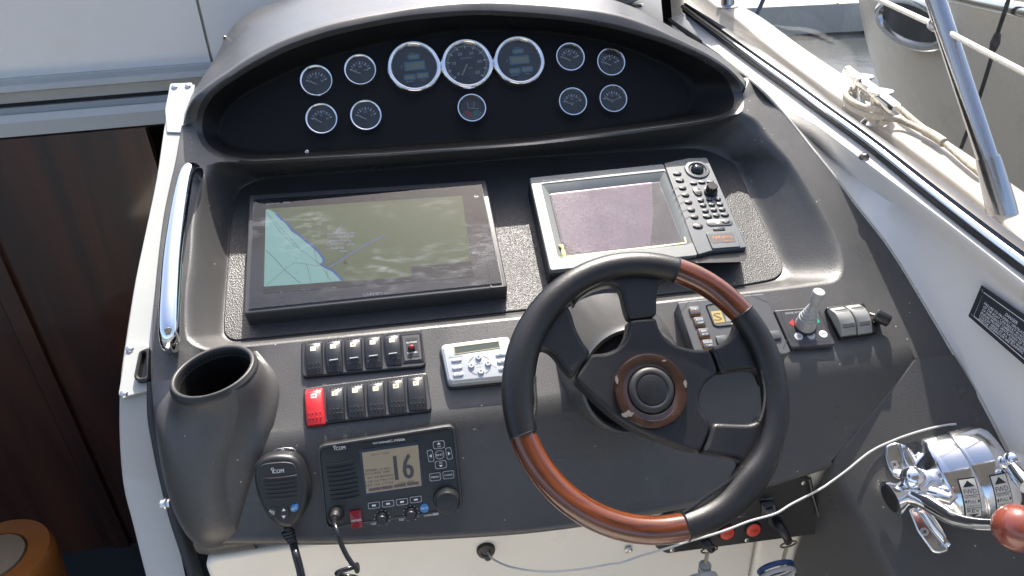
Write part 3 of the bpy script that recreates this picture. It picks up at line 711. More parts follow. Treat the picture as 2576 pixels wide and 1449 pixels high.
MB().loft([[(x, y, -.001) for x, y in lo[0]], [(x * .5 + a * .5, y * .5 + b * .5, -.004) for (x, y), (a, b) in zip(*lo)], [(x, y, -.009) for x, y in lo[1]]], closed=True).build('screen_bezel', greyp, t, smooth=60, fix=True)
MB().flat(scq, -.0088).build('screen', mat('radar_screen_dark', (0.035, 0.033, 0.037), .3, var=.3, varscale=30), t, smooth=0)
MB().cdt(f.P(zz(zD, [(405,470),(1365,362),(1372,500),(1378,700),(1368,850),(1355,985),(1000,1022),(720,1050),(640,1035),(580,1000),(535,950),(500,830)]), -.0084), -.0084).build('painted_reflection', mat('reflection_pink', (0.66, 0.43, 0.48), .4, var=.2, varscale=22), t, smooth=0)  # pink reflection painted as colour on the dark screen
MB().flat(scq, -.0076).build('screen_glass', glass('radar_glass', (.97, .97, .97), dust=.45, dustcol=(.5, .46, .48), scale=330, fres=1.45, floor=.12, lo=.42, det=4, mask=30, mfl=.3), t, smooth=0)
glue = mat('yellow_glue', (0.62, 0.5, 0.06), .5); glue2 = mat('pale_glue', (0.72, 0.70, 0.42), .5)
MB().prism_cdt(f.P(zz(zD, [(482,975),(500,968),(525,975),(530,1010),(545,1040),(552,1080),(535,1085),(512,1070),(508,1030),(512,1005),(490,990)])), -.004, .0005, .0006).build('glue_blob', glue, t)
MB().prism_cdt(f.P(zz(zD, [(488,1092),(900,1040),(1400,985),(1686,952),(1672,900),(1690,905),(1700,962),(1420,1000),(1000,1045),(680,1082),(675,1098),(655,1100),(650,1085)])), -.003, .0004, .0004).build('glue_line', glue2, t)
rt = f.P(zz(zD, [(1482,203),(1612,174),(1722,153),(1893,150),(2272,1003),(1928,1038),(1808,1073),(1760,962)]))
MB().prism_cdt(roundpoly(rt, .003), -.008, .0012, .0012).build('key_panel', bluegrey, t)
h = .0012
c_ = f.L(*zD(1797, 268)); MB().lathe(c_, [(f.m(33), h), (f.m(31), h + .0025), (f.m(24), h + .003), (f.m(20), h + .0008)], 40, cap=False).build('trackball_ring', bluegrey, t)
b_ = MB(); b_.ball((c_[0], c_[1], h + .001), f.m(17), 24, 14, .7); b_.build('trackball', blackg, t)
MB().lathe(c_, [(f.m(21), h + .0006)], 30).build('trackball_socket', blackp, t) if False else MB().flat(ellipse(*c_, f.m(21), f.m(21)), h + .0006).build('trackball_socket', blackp, t, smooth=0)
keyt = MB()
def key(x, y, a_, b__, s_=None, s2=None, ang=-.12):
    c2 = f.L(*zD(x, y)); MB().prism(ellipse(*c2, f.m(a_), f.m(b__), ang, 20), h, h + .0022, .0008, 2).build('key', blackp, t)
    if s_:
        if s2: keyt.text(s_, c2[0], c2[1] + f.m(1.8), f.m(2.6), h + .0024, ang); keyt.text(s2, c2[0], c2[1] - f.m(2), f.m(2.6), h + .0024, ang)
        else: keyt.text(s_, *c2, f.m(3), h + .0024, ang)
key(1608,307,11,6.2,'DISP'); key(1634,370,11,6.5,'SAVE','MOB')
for x, y in ((1660,443),(1688,510),(1716,578),(1743,650),(1773,718)):
    key(x, y, 9.5, 6)
    MB().cdt(f.P(zz(zD, [(x - 125, y + 40), (x - 90, y + 10), (x - 45, y - 12), (x - 28, y - 14), (x - 38, y), (x - 80, y + 15)])), h + .0003).build('key_groove', blackp, t, smooth=0)
key(1804,805,12.5,7.5,'HIDE','SHOW')
for x, y, s_ in ((1765,397,'ALARM'),(1843,388,'CLEAR'),(1922,385,'MENU')): key(x, y, 9.5, 5.2, s_)
MB().prism(rrect(*f.L(*zD(1800,478)), f.m(20), f.m(29), f.m(9), .25), h, h + .002, .0008, 2).build('range_key', blackp, t)
keyt.text('+', *f.L(*zD(1790,445)), f.m(5), h + .0023); keyt.text('RANGE', *f.L(*zD(1803,475)), f.m(3), h + .0023, -.12); keyt.text('-', *f.L(*zD(1812,508)), f.m(5), h + .0023)
for j, row in enumerate((('ABC','DEF','GHI'),('JKL','MNO','PQR'),('STU','VWX','YZ'))):
    for i, s_ in enumerate(row):
        x, y = [((1833,560),(1914,550),(1993,548)),((1855,607),(1937,600),(2014,597)),((1877,660),(1957,650),(2036,647))][j][i]
        key(x, y, 8.3, 5.8, s_, str(j * 3 + i + 1))
key(1895,712,11.5,6.5,'EBL','VRM'); key(1980,702,8.5,6.2,'*','0'); key(2060,697,10.5,6,'GAIN')
MB().prism(rrect(*f.L(*zD(2010,770)), f.m(65), f.m(21), f.m(10), -.03), h, h + .0015, .0008, 2).build('power_key', mat('grey_key', (.09, .095, .1), .45), t)
MB().flat(ellipse(*f.L(*zD(1988,772)), f.m(6), f.m(5)), h + .0018).build('power_dot', needlem, t, smooth=0)
MB().prism(ellipse(*f.L(*zD(2068,765)), f.m(10), f.m(6), -.1), h + .001, h + .0026, .0006, 2).build('key', blackp, t)
keyt.text('POWER', *f.L(*zD(2068,758)), f.m(2.5), h + .0028); keyt.text('BRILL', *f.L(*zD(2068,772)), f.m(2.5), h + .0028)
keyt.text('FURUNO', *f.L(*zD(437,361)), f.m(4.6), .0004, -.0, width=f.m(56)); keyt.build('lettering', print_w, t, smooth=0)
c_ = f.L(*zD(1925,478)); MB().lathe(c_, [(f.m(17), h), (f.m(17), h + .004), (f.m(14.5), h + .0045), (f.m(13.5), h + .014), (f.m(12), h + .0155)], 28).build('rotary_knob', blackg, t)
dq = f.P(zz(zD, [(1880,875),(1920,862),(2130,850),(2155,862),(2210,1005),(1940,1025)]))
MB().prism_cdt(roundpoly(dq, .003), .0005, .0035, .001).build('card_door', bluegrey, t)
MB().prism(roundpoly(f.P(zz(zD, [(1948,830),(2050,818),(2064,850),(1960,860)])), .001), h, h + .003, .0006, 2).build('door_latch', blackp, t)
MB().flat(f.P(zz(zD, [(1903,893),(2135,872),(2165,962),(1935,975)])), .0038).build('badge', mat('badge_brown', (.05, .042, .038), .4), t, smooth=0)
org = mat('orange_print', (.5, .16, .05), .5); nv = MB(); nv.text('NAV', *f.L(*zD(1993,918)), f.m(10), .0041, -.06, width=f.m(28), shear=.25); nv.text('net', *f.L(*zD(2085,910)), f.m(9), .0041, -.06, width=f.m(20), shear=.2); nv.text('C-MAP NT', *f.L(*zD(2085,952)), f.m(3.4), .0041, -.06)
nv.build('badge_lettering', org, t, smooth=0)
MB().cdt(f.P(zz(zD, [(1930,1040),(2275,1008),(2280,1090),(2235,1130),(1800,1140),(1700,1110),(1810,1075)]), -.004), -.006).build('case_chin', blackp, t, smooth=0)

# ================================================================== rocker switch panels
BP = B.off(0.0)
creamt = mat('switch_tag_cream', (0.66, 0.62, 0.44), .45); greyt = mat('switch_tag_grey', (.5, .5, .5), .45)
rockm = mat('rocker_black', (0.022, 0.023, 0.026), .34, bump=('noise', 900, .25), var=.2, varscale=40, rvar=.08)
rockr = mat('rocker_red', (0.50, 0.02, 0.025), .36, bump=('noise', 700, .15), var=.1, varscale=40)
def rocker(f, t, quad, tagc, sym, bar=None, m=rockm, red=False):
    q = [f.L(*zE(*p), .010) for p in quad]           # TL TR BR BL
    L = []
    for i in range(11):
        s = i / 10; a = np.array(q[0]) * (1 - s) + np.array(q[3]) * s; b = np.array(q[1]) * (1 - s) + np.array(q[2]) * s
        hh = .0115 + .0035 * math.sin(math.pi * min(1, s * 1.25 + .02)) - (.006 if i in (0,) else 0) - (.004 * max(0, s - .8) / .2)
        e = (b - a); row = [(*(a), .001)] + [(*(a + e * k), hh - (.0018 if k in (0.02, .98) else 0)) for k in (0.02, .09, .5, .91, .98)] + [(*b, .001)]
        L.append(row)
    L = [[(x, y, .001) for x, y, _ in L[0]]] + L + [[(x, y, .001) for x, y, _ in L[-1]]]
    r = MB().loft(L, flip=True).build('rocker', m, t, smooth=50, fix=True)
    if red: r['label'] = 'red horn rocker'
    def hp(k, s):
        a = np.array(q[0]) * (1 - s) + np.array(q[3]) * s; b = np.array(q[1]) * (1 - s) + np.array(q[2]) * s
        return a + (b - a) * k, .0115 + .0035 * math.sin(math.pi * min(1, s * 1.25 + .02)) - (.004 * max(0, s - .8) / .2)
    d = MB()
    for s, ks in ((.09, (.25, .42, .6, .78)), (.72, (.2, .4, .6, .8)), (.84, (.2, .4, .6, .8))):
        for k in ks:
            (x, y), hh = hp(k, s); d.lathe((x, y), [(.0011, hh - .0008), (.0009, hh + .0005), (.0004, hh + .0009)], 8)
    d.build('grip_dots', m, r)
    c = f.L(*zE(*tagc), .0135); w_ = f.m(10.5)
    MB().prism(rrect(*c, w_ * 1.28, w_ * 1.12, .0006), .012, .0152, .0002, 1).build('symbol_tag', greyt if red else creamt, r)
    s_ = MB(); hh = .0154; W_ = w_ * .5
    def st(pts, wd=.13): s_.strokes([(c[0] + x * W_, c[1] + y * W_) for x, y in pts], wd * W_, hh)
    arc = lambda x, y, r_, a0, a1, n=8: [(x + r_ * math.cos(math.radians(a0 + (a1 - a0) * i / n)), y + r_ * math.sin(math.radians(a0 + (a1 - a0) * i / n))) for i in range(n + 1)]
    if sym == 'seat':
        st([(.55, .1), (.5, -.6), (-.4, -.6)], .25)
        for a in (200, 235, 270, 305, 340): st([(-.1 + .3 * math.cos(math.radians(a)), .75 + .3 * math.sin(math.radians(a))), (-.1 + .6 * math.cos(math.radians(a)), .75 + .6 * math.sin(math.radians(a)))])
    elif sym == 'boat':
        s_.cdt([(c[0] + x * W_, c[1] + y * W_) for x, y in ((-.9, .3), (-.2, .25), (.1, .55), (.2, .25), (.9, .2), (.7, -.05), (-.6, .05))], hh); st([(-.5, -.3), (.1, -.3)]); st([(-.4, -.5), (.2, -.5)])
    elif sym in ('ship1', 'ship2'):
        st([(-.8, .35), (.7, .35), (.5, -.1), (-.45, -.2), (-.8, .35)]); st([(-.2, .1), (.3, .1), (.1, -.4)]); s_.text(sym[-1], c[0] + .75 * W_, c[1] - .35 * W_, W_ * .6, hh)
    elif sym == 'horn':
        s_.cdt([(c[0] + x * W_, c[1] + y * W_) for x, y in ((-.9, .55), (-.55, .2), (.4, .2), (.4, -.1), (-.55, -.1), (-.9, -.5))], hh); st(arc(.35, -.1, .3, 90, -200, 10), .15); st([(.4, .1), (.85, .1)], .2)
    elif sym == 'anchor':
        st([(0, .6), (0, -.65)], .16); st([(-.3, .4), (.3, .4)]); st(arc(0, -.05, .62, 195, 345), .16); st(arc(0, .72, .14, 0, 360))
    elif sym == 'battery':
        st([(-.75, .4), (.75, .4), (.75, -.5), (-.75, -.5), (-.75, .4)]); st([(-.5, .55), (-.3, .55)], .2); st([(.3, .55), (.5, .55)], .2)
    elif sym.startswith('wiper'):
        st(arc(0, -.7, 1.1, 140, 40) + [(.4, -.35)] + arc(0, -.7, .5, 40, 140)[1:] + [(-.84, 0)]); st([(0, -.75), (.25, .3)] if sym != 'wiper3' else [(0, -.75), (-.4, .2)])
        if sym == 'wiper2': st([(0, -.7), (0, .8)]); st(arc(0, .1, .8, 30, 150), .1)
    s_.build('symbol', print_k, r, smooth=0) if s_.v else None
    if bar:
        (x, y) = f.L(*zE(*bar), .014); MB().prism(rrect(x, y, f.m(20), f.m(1.7), .0003, 0.03), .0125, .0152).build('indicator_bar', print_g, r, smooth=0)
f = Frame(BP, zE(860, 370), (zE(232, 440), zE(1480, 310)))
t = thing('switch_panel', 'upper row of black rocker switches ending in the platform lowered lamp', 'switch panel', f)
fr_o = roundpoly(f.P(zz(zE, [(228,262),(300,245),(1440,130),(1488,490),(1460,515),(250,622),(235,590)])), .004)
MB().prism_cdt(fr_o, 0, .0060, .002).build('panel_frame', rockm, t)
for q, tg, sy, br in (([(258,238),(432,230),(447,562),(272,582)],(344,322),'blank',None), ([(458,222),(630,208),(650,540),(475,552)],(545,298),'seat',(552,430)), ([(657,208),(832,193),(850,516),(672,527)],(747,279),'boat',(757,410)),
                      ([(860,178),(1030,170),(1050,497),(868,507)],(946,257),'ship1',(955,388)), ([(1052,163),(1222,153),(1247,468),(1085,480)],(1142,235),'ship2',(1152,365))):
    rocker(f, t, q, tg, sy, br)
lp_ = f.P(zz(zE, [(1243,192),(1420,176),(1448,430),(1270,446)]), .007)
MB().prism(roundpoly(inset(lp_, -.0025), .001), .005, .0072).build('lamp_recess', blackg, t)
MB().prism(roundpoly(lp_, .001), .006, .0086, .0005, 1).build('lamp_plate', darkp, t)
MB().prism(roundpoly(f.P(zz(zE, [(1278,215),(1398,205),(1418,395),(1296,408)]), .008), .0005), .0085, .0092).build('lamp_label', blackp, t)
x_ = MB(); x_.text('PLATFORM', *f.L(*zE(1340,252), .0092), f.m(4.2), .0094, -.0, width=f.m(25)); x_.text('LOWERED', *f.L(*zE(1350,355), .0092), f.m(4.2), .0094, width=f.m(24)); x_.build('lettering', print_w, t, smooth=0)
c_ = f.L(*zE(1340,312), .01); MB().lathe(c_, [(f.m(9), .0088), (f.m(9), .011), (f.m(6.5), .0125)], 18).build('lamp_collar', blackg, t)
b_ = MB(); b_.ball((c_[0], c_[1], .0135), f.m(6), 14, 8); b_.build('lamp', mat('red_lamp', (.25, .01, .015), .1), t)
f = Frame(BP, zE(890, 840), (zE(250, 900), zE(1530, 750)))
t = thing('switch_panel', 'lower row of rocker switches that starts with the red horn switch', 'switch panel', f)
MB().prism_cdt(roundpoly(f.P(zz(zE, [(250,735),(470,700),(1450,578),(1500,580),(1548,940),(1520,965),(290,1108),(262,1095)])), .004), 0, .0060, .002).build('panel_frame', rockm, t)
for i, (q, tg, sy) in enumerate((([(256,722),(440,698),(464,1066),(270,1087)],(350,800),'horn'), ([(477,708),(650,690),(668,1022),(482,1037)],(562,775),'anchor'), ([(680,678),(855,658),(880,1002),(692,1012)],(768,745),'battery'),
                   ([(888,648),(1060,628),(1085,987),(898,997)],(977,727),'wiper1'), ([(1092,618),(1262,601),(1295,957),(1110,967)],(1182,700),'wiper2'), ([(1292,588),(1465,571),(1505,922),(1310,937)],(1385,672),'wiper3'))):
    rocker(f, t, q, tg, sy, None, rockr if i == 0 else rockm, i == 0)

# ================================================================== stereo remote
silver = mat('silver_plastic', (0.40, 0.42, 0.44), .36, metal=.25, var=.03, rvar=.04)
f = Frame(BP, zE(2010, 440), (zE(1700, 480), zE(2340, 395)), h=.017)
t = thing('stereo_remote', 'silver stereo remote control with round arrow keys beside the switches', 'remote control', f)
q = f.P(zz(zE, [(1652,285),(2318,200),(2405,585),(1728,652)]))
MB().prism(roundpoly(inset(q, -.0025), .008), -.017, -.001, .003).build('body', silver, t)
MB().prism(roundpoly(q, .006), -.004, .0006, .0015).build('face', silver, t)
MB().prism(roundpoly(inset(q, -.005), .009), -.017, -.013, .001).build('base_gasket', blackp, t)
lc = f.P(zz(zE, [(1775,305),(2222,248),(2232,305),(1785,372)]))
MB().frame(roundpoly(inset(lc, -.0012), .0006), roundpoly(lc, .0005), .0004, .0013).build('display_frame', mat('display_gold', (.3, .26, .15), .4), t)
MB().flat(lc, .0009).build('display', mat('lcd_dark_green', (.05, .065, .055), .25), t, smooth=0)
h = .0006; kt = MB()
def pill(x, y, w_, h_, s_, s2=None):
    c = f.L(*zE(x, y)); MB().prism(rrect(*c, f.m(w_), f.m(h_), f.m(h_ * .45), 0.0), h, h + .0022, .001, 3).build('key', silver, t)
    if s2: kt.text(s_, c[0], c[1] + f.m(2.3), f.m(3), h + .0024); kt.text(s2, c[0], c[1] - f.m(2.2), f.m(3.2), h + .0024)
    else: kt.text(s_, *c, f.m(4), h + .0024)
for a in ((1797,437,26,9,'+'),(1805,512,26,11,'-'),(1815,583,26,10,'ATT'),(2243,380,25,9,'SRC'),(2258,450,25,11,'SAT','TEXT'),(2270,524,24,9,'BAND')): pill(*a)
for x, y, a in ((2020,408,90),(2117,470,0),(2044,553,-90),(1947,493,180)):
    c = f.L(*zE(x, y)); MB().lathe(c, [(f.m(8), h), (f.m(8), h + .002), (f.m(6.5), h + .003)], 20).build('arrow_key', silver, t)
    aa = math.radians(a); kt.flat([(c[0] + f.m(4) * math.cos(aa + k), c[1] + f.m(4) * math.sin(aa + k)) for k in (0, 2.2, -2.2)], h + .0032)
c = f.L(*zE(2032,487)); R1 = f.m(29)
for rr in (R1, R1 * .93):
    for a0, a1 in ((22, 68), (112, 158), (202, 248), (292, 338)):
        kt.strokes([(c[0] + rr * math.cos(math.radians(a0 + (a1 - a0) * i / 8)), c[1] + rr * .95 * math.sin(math.radians(a0 + (a1 - a0) * i / 8))) for i in range(9)], .0004, h + .0002)
kt.text('Pioneer', *f.L(*zE(1790,402)), f.m(4.6), h + .0002, width=f.m(34), shear=.15); kt.text('CD-MR80D', *f.L(*zE(2257,342)), f.m(2.6), h + .0002); kt.text('DISC/FOLDER', *f.L(*zE(2025,474)), f.m(2.2), h + .0002); kt.text('TRK/SEEK', *f.L(*zE(2030,505)), f.m(2.2), h + .0002)
kt.text('VOLUME', *f.L(*zE(1800,480)), f.m(2.2), h + .0002); kt.strokes([f.L(*zE(2060,430)), f.L(*zE(2200,510))], .0004, h + .0002)
kt.build('lettering', mat('dark_print', (.06, .06, .065), .5), t, smooth=0)

# ================================================================== VHF radio
f = Frame(V, zF(1370, 540), (zF(700, 500), zF(2020, 330)), h=.014)
t = thing('radio', 'black marine radio showing channel 16 on an amber screen', 'radio', f)
q = f.P(zz(zF, [(690,245),(1975,45),(2055,840),(770,1035)]))
MB().prism(roundpoly(q, [.012, .012, .012, .02]), -.014, 0, .006, 4).build('case', blackp, t)
rimq = roundpoly(inset(q, .001), .011, 6)
MB().frame(rimq, roundpoly(inset(q, .0042), .009, 6), -.004, .0012, .0005).build('rim', darkp, t)
scq = f.P(zz(zF, [(1115,308),(1632,237),(1665,612),(1157,685)]))
MB().prism(roundpoly(f.P(zz(zF, [(1085,285),(1640,205),(1690,620),(1140,715)])), .002), 0, .0012).build('screen_surround', blackg, t)
amb = mat('lcd_amber_grey', (0.23, 0.19, 0.125), .35, emit=((.27, .23, .16), .06))
MB().flat(scq, .0014).build('screen', amb, t, smooth=0)
lk = mat('lcd_ink', (.05, .045, .05), .5); x_ = MB(); hh = .0016
for dx in (-.0009, 0, .0009):
    x_.text('16', f.L(*zF(1500,432))[0] + dx, f.L(*zF(1500,432))[1], f.m(62), hh + dx * .05 + .0001, .0, width=f.m(44))
for s_, x, y, sz in (('25W  USA', 1285, 318, 5.5), ('SPEED 0.0Kt', 1265, 462, 6.6), ('COURSE 008\u00b0', 1262, 492, 6.6), ('33\u00b058.8046N', 1285, 527, 6.6), ('118\u00b026.7961W', 1282, 562, 6.6), ('SEP 04 17:02', 1275, 597, 6.6), ('CALLING', 1525, 578, 7)):
    x_.text(s_, *f.L(*zF(x, y)), f.m(sz * .8), hh, width=f.m(len(s_) * 5.6))
x_.build('screen_digits', lk, t, smooth=0)
x_ = MB()
for x in (1232, 1345, 1465, 1585): x_.flat(rrect(*f.L(*zF(x, 645 - (x - 1232) * .145)), f.m(28), f.m(7), .0003), hh)
x_.build('softkey_labels', mat('lcd_ink_soft', (.10, .07, .075), .5), t, smooth=0)
x_ = MB(); kt = MB(); h = .0012
def okey(x, y, w_, h_, s_, rad=3, sz=4.5, rot=0.0):
    c = f.L(*zF(x, y)); po = rrect(*c, f.m(w_), f.m(h_), f.m(rad), rot); pi = rrect(*c, f.m(w_ - 2.2), f.m(h_ - 2.2), f.m(rad), rot)
    k = MB().prism(po, 0, h + .0006, .0004, 1).build('key', blackp, t)
    MB().frame(po, pi, h, h + .0008).build('key_outline', print_g, k, smooth=0)
    if s_ == 'bar': kt.flat(rrect(*c, f.m(9), f.m(4), .0003), h + .001)
    elif s_ in ('up', 'dn'):
        d = 1 if s_ == 'up' else -1
        kt.flat([(c[0] + f.m(4.5) * a, c[1] + f.m(4.5) * b * d) for a, b in ((-1, .2), (1, .2), (0, 1.3))], h + .001); kt.text('CH', c[0], c[1] - f.m(4) * d, f.m(4), h + .001)
    elif s_ in ('lf', 'rt'):
        d = 1 if s_ == 'rt' else -1; kt.flat([(c[0] + f.m(4) * a * d, c[1] + f.m(4.5) * b) for a, b in ((-.6, -1), (.8, 0), (-.6, 1))], h + .001)
    else: kt.text(s_, *c, f.m(sz), h + .001, width=f.m(w_ * .72))
okey(1824,235,28,19,'up',5); okey(1842,418,28,19,'dn',5); okey(1748,338,14,29,'lf',4,4.5,.1); okey(1918,315,14,29,'rt',4,4.5,.1)
okey(1832,327,22,22,'ENT',10.5); okey(1790,531,27,19,'MENU',4); okey(1912,512,27,19,'CLEAR',4)
for x, y in ((1226,794),(1356,778),(1485,761),(1612,740)): okey(x, y, 28, 15, 'bar', 3)
kt.text('COM', *f.L(*zF(918,265)), f.m(8.5), h, width=f.m(22)); kt.text('I', *f.L(*zF(864,270)), f.m(8), h)
kt.strokes([(f.L(*zF(861,247))[0] + f.m(2.8) * math.cos(i * .52), f.L(*zF(861,247))[1] + f.m(2.8) * math.sin(i * .52)) for i in range(12)], f.m(1), h, True)
kt.text('VHF MARINE', *f.L(*zF(1285,215)), f.m(4.6), h, width=f.m(38)); kt.text('IC-M506', *f.L(*zF(1436,194)), f.m(6), h, width=f.m(39))
kt.text('VOL', *f.L(*zF(1222,965)), f.m(5), h); kt.text('SQL', *f.L(*zF(1481,925)), f.m(5), h); kt.text('CH/ENT', *f.L(*zF(1730,885)), f.m(4.6), h, width=f.m(22)); kt.text('DISTRESS', *f.L(*zF(1064,934), .004), f.m(4.6), .0046, width=f.m(23))
for x, y in ((1302,912),(1568,870)):
    c = f.L(*zF(x, y))
    for i in range(11):
        a = math.radians(-60 + 30 * i); kt.flat(ellipse(c[0] + f.m(18.5) * math.cos(a), c[1] + f.m(18.5) * math.sin(a), f.m(.9), f.m(.9), n=8), h)
    MB().lathe(c, [(f.m(14), 0), (f.m(14), .004), (f.m(12.5), .0048), (f.m(11.5), .012), (f.m(10), .0132)], 26).build('small_knob', blackp, t)
kt.build('lettering', print_w, t, smooth=0)
c = f.L(*zF(1898,745)); MB().lathe(c, [(f.m(33), 0), (f.m(32), .006), (f.m(29), .0072), (f.m(27.5), .016), (f.m(25.5), .0185), (f.m(22), .019)], 40).build('channel_knob', blackp, t)
bk = mat('blue_key', (0.03, .17, .42), .35); MB().prism(ellipse(*f.L(*zF(1692,822)), f.m(10.8), f.m(10.8)), 0, .0022, .0008).build('blue_key', bk, t)
MB().text('16/C', *f.L(*zF(1692,822), .0023), f.m(5), .0024, width=f.m(17)).build('blue_key_lettering', print_w, t, smooth=0)
MB().prism(rrect(*f.L(*zF(1797,875)), f.m(13), f.m(5.5), .0004), 0, .0013).build('power_mark', print_g, t)
rq = f.P(zz(zF, [(1000,848),(1105,835),(1125,992),(1022,1008)])); MB().prism(roundpoly(rq, .001), 0, .0042, .0008, 2).build('distress_cover', mat('distress_red', (.20, .012, .022), .2), t)
# loudspeaker slots
for i in range(9):
    y0 = 400 + i * 41; x0 = 745 + i * 6; sl_ = 150
    a = f.L(*zF(x0 + 35, y0 + 22)); b = f.L(*zF(x0 + 300, y0 - 20))
    MB().tube([(*a, .0004), *[(a[0] + (b[0] - a[0]) * k, a[1] + (b[1] - a[1]) * k - .0012 * math.sin(math.pi * k), .0012) for k in (.25, .5, .75)], (*b, .0004)], .0016, 6).build('speaker_slat', blackp, t)
c = f.L(*zF(875,880)); MB().lathe(c, [(f.m(19), 0), (f.m(19), .003), (f.m(16), .005), (f.m(14), .006), (f.m(12), .012), (f.m(8), .016)], 28).build('plug', rubber, t)
# cord from the radio, a thing of its own
O_ = f.W((c[0], c[1], .014))
def cord(name, label, pts, r, m, cat='cable', n=10, per=8):
    P = spline(pts, per); o = P[0]; b = MB().tube([p - o for p in P], r, n).build(name, m); b.location = o; tag(b, label, cat); return b
dV = np.linalg.norm(O_ - CAM)
cp = [O_, at_dist(*zF(862,960), dV - .02), at_dist(*zF(885,1040), dV - .03), at_dist(*zF(925,1160), dV - .03), at_dist(*zF(985,1280), dV - .03), at_dist(*zF(1060,1380), dV - .03), at_dist(*zF(1072,1400), dV - .025)]
ax0 = at_dist(*zF(1005,1352), dV - .02); ax1 = at_dist(*zF(1010,1700), dV - .02); axd = nrm(ax1 - ax0); sx = nrm(np.cross(axd, ray(*zF(1000,1400)))); sy_ = np.cross(axd, sx)
for i in range(60):
    a = i * .5; r_ = .0115; cp.append(ax0 + axd * (.0013 * i) + sx * r_ * math.cos(a) * 1.1 + sy_ * r_ * math.sin(a) - sx * .004)
cord('coiled_cord', 'black coiled cord plugged into the radio and hanging over the dash edge', cp, .0032, blackg, 'cord', per=4)

# ================================================================== hand microphone
f = Frame(V, zF(365, 680), (zF(160, 700), zF(560, 660)), h=.034)
t = thing('hand_microphone', 'black hand microphone with a blue key, hanging on the lower dash face', 'microphone', f)
outl = [(385,330),(470,345),(530,390),(570,470),(605,580),(622,690),(610,790),(560,900),(500,980),(470,1010),(395,1015),(320,985),(240,905),(175,790),(130,660),(112,530),(125,430),(180,365),(280,335)]
po = [tuple(p) for p in spline(f.P(zz(zF, outl)), 4, True)]
MB().prism_cdt(po, -.028, 0, .008, 5).build('housing', blackp, t, smooth=60)
inn = [(330,398),(430,398),(490,420),(525,500),(550,600),(560,700),(545,800),(500,900),(450,960),(400,965),(330,930),(250,840),(195,720),(165,600),(165,480),(195,420)]
pi = [tuple(p) for p in spline(f.P(zz(zF, inn)), 4, True)]
MB().prism_cdt(pi, -.002, .0012, .001, 2).build('face', mat('mic_face', (.016, .016, .018), .5), t, smooth=60)
for i in range(6):
    y = 550 + i * 38; a = f.L(*zF(205 + i * 4, y)); b = f.L(*zF(515 + i * 1, y - 32 + i))
    MB().tube([(*a, .0008), *[(a[0] + (b[0] - a[0]) * k, a[1] + (b[1] - a[1]) * k - .0008 * math.sin(math.pi * k), .0016) for k in (.15, .5, .85)], (*b, .0008)], .0015, 6).build('grille_bar', rubber, t)
x_ = MB(); x_.text('COM', *f.L(*zF(345,478)), f.m(9), .0014, width=f.m(24)); x_.text('I', *f.L(*zF(292,482)), f.m(8.5), .0014)
oc = f.L(*zF(289,460)); x_.strokes([(oc[0] + f.m(2.8) * math.cos(i * .52), oc[1] + f.m(2.8) * math.sin(i * .52)) for i in range(12)], f.m(1), .0014, True)
MB().prism(ellipse(*f.L(*zF(292,848)), f.m(12), f.m(10), .6), 0, .003, .0012).build('key', rubber, t); x_.text('H/L', *f.L(*zF(292,852)), f.m(7), .0032, -.6, width=f.m(14))
MB().prism(ellipse(*f.L(*zF(400,865)), f.m(11.5), f.m(19)), 0, .003, .0012).build('key', rubber, t)
for y, d in ((832, 1), (897, -1)):
    c = f.L(*zF(396, y)); x_.flat([(c[0] + f.m(4.5) * a, c[1] + f.m(4) * b * d) for a, b in ((-1, -.7), (1, -.7), (0, .9))], .0032)
MB().prism(roundpoly(f.P(zz(zF, [(458,795),(530,775),(535,820),(510,852),(465,855)])), .003), 0, .003, .0012).build('blue_key', bk, t); x_.text('16/C', *f.L(*zF(492,818)), f.m(6), .0032, .3, width=f.m(15))
x_.build('lettering', print_w, t, smooth=0)
MB().prism_cdt(roundpoly(f.P(zz(zF, [(105,440),(165,370),(215,355),(150,440),(118,520)])), .002), -.02, -.006, .003).build('talk_button', rubber, t)
hk = f.P(zz(zF, [(272,340),(285,300),(330,275),(400,262),(470,265),(505,285),(512,330),(400,345)]), -.030)
MB().prism_cdt(roundpoly(hk, .003), -.034, -.030, .0005).build('hanger_plate', steel, t)
c = f.L(*zF(382,296), -.03); MB().lathe(c, [(f.m(6), -.0305), (f.m(5), -.028), (f.m(2), -.0275)], 14).build('hanger_screw', screwm, t)
for i in range(5):
    a = f.L3(*zF(430 + i * 12, 1035 + i * 28), -.012); b = f.L3(*zF(434 + i * 12, 1052 + i * 28), -.012)
    MB().tube([a, b], f.m(16 - i * 1.6), 14).build('strain_relief', rubber, t)
MB().tube([f.L3(*zF(425,1000), -.012), f.L3(*zF(490,1170), -.012)], f.m(10), 12).build('cable_neck', rubber, t)
dM = np.linalg.norm(f.o - CAM)
cord('microphone_cord', 'black cord leading down from the hand microphone', [f.W(f.L3(*zF(478,1150), -.012)), at_dist(*zF(505,1250), dM + .012), at_dist(*zF(540,1380), dM + .012), at_dist(*zF(560,1480), dM + .014), at_dist(*zF(580,1600), dM + .02)], .0052, blackg, 'cord')

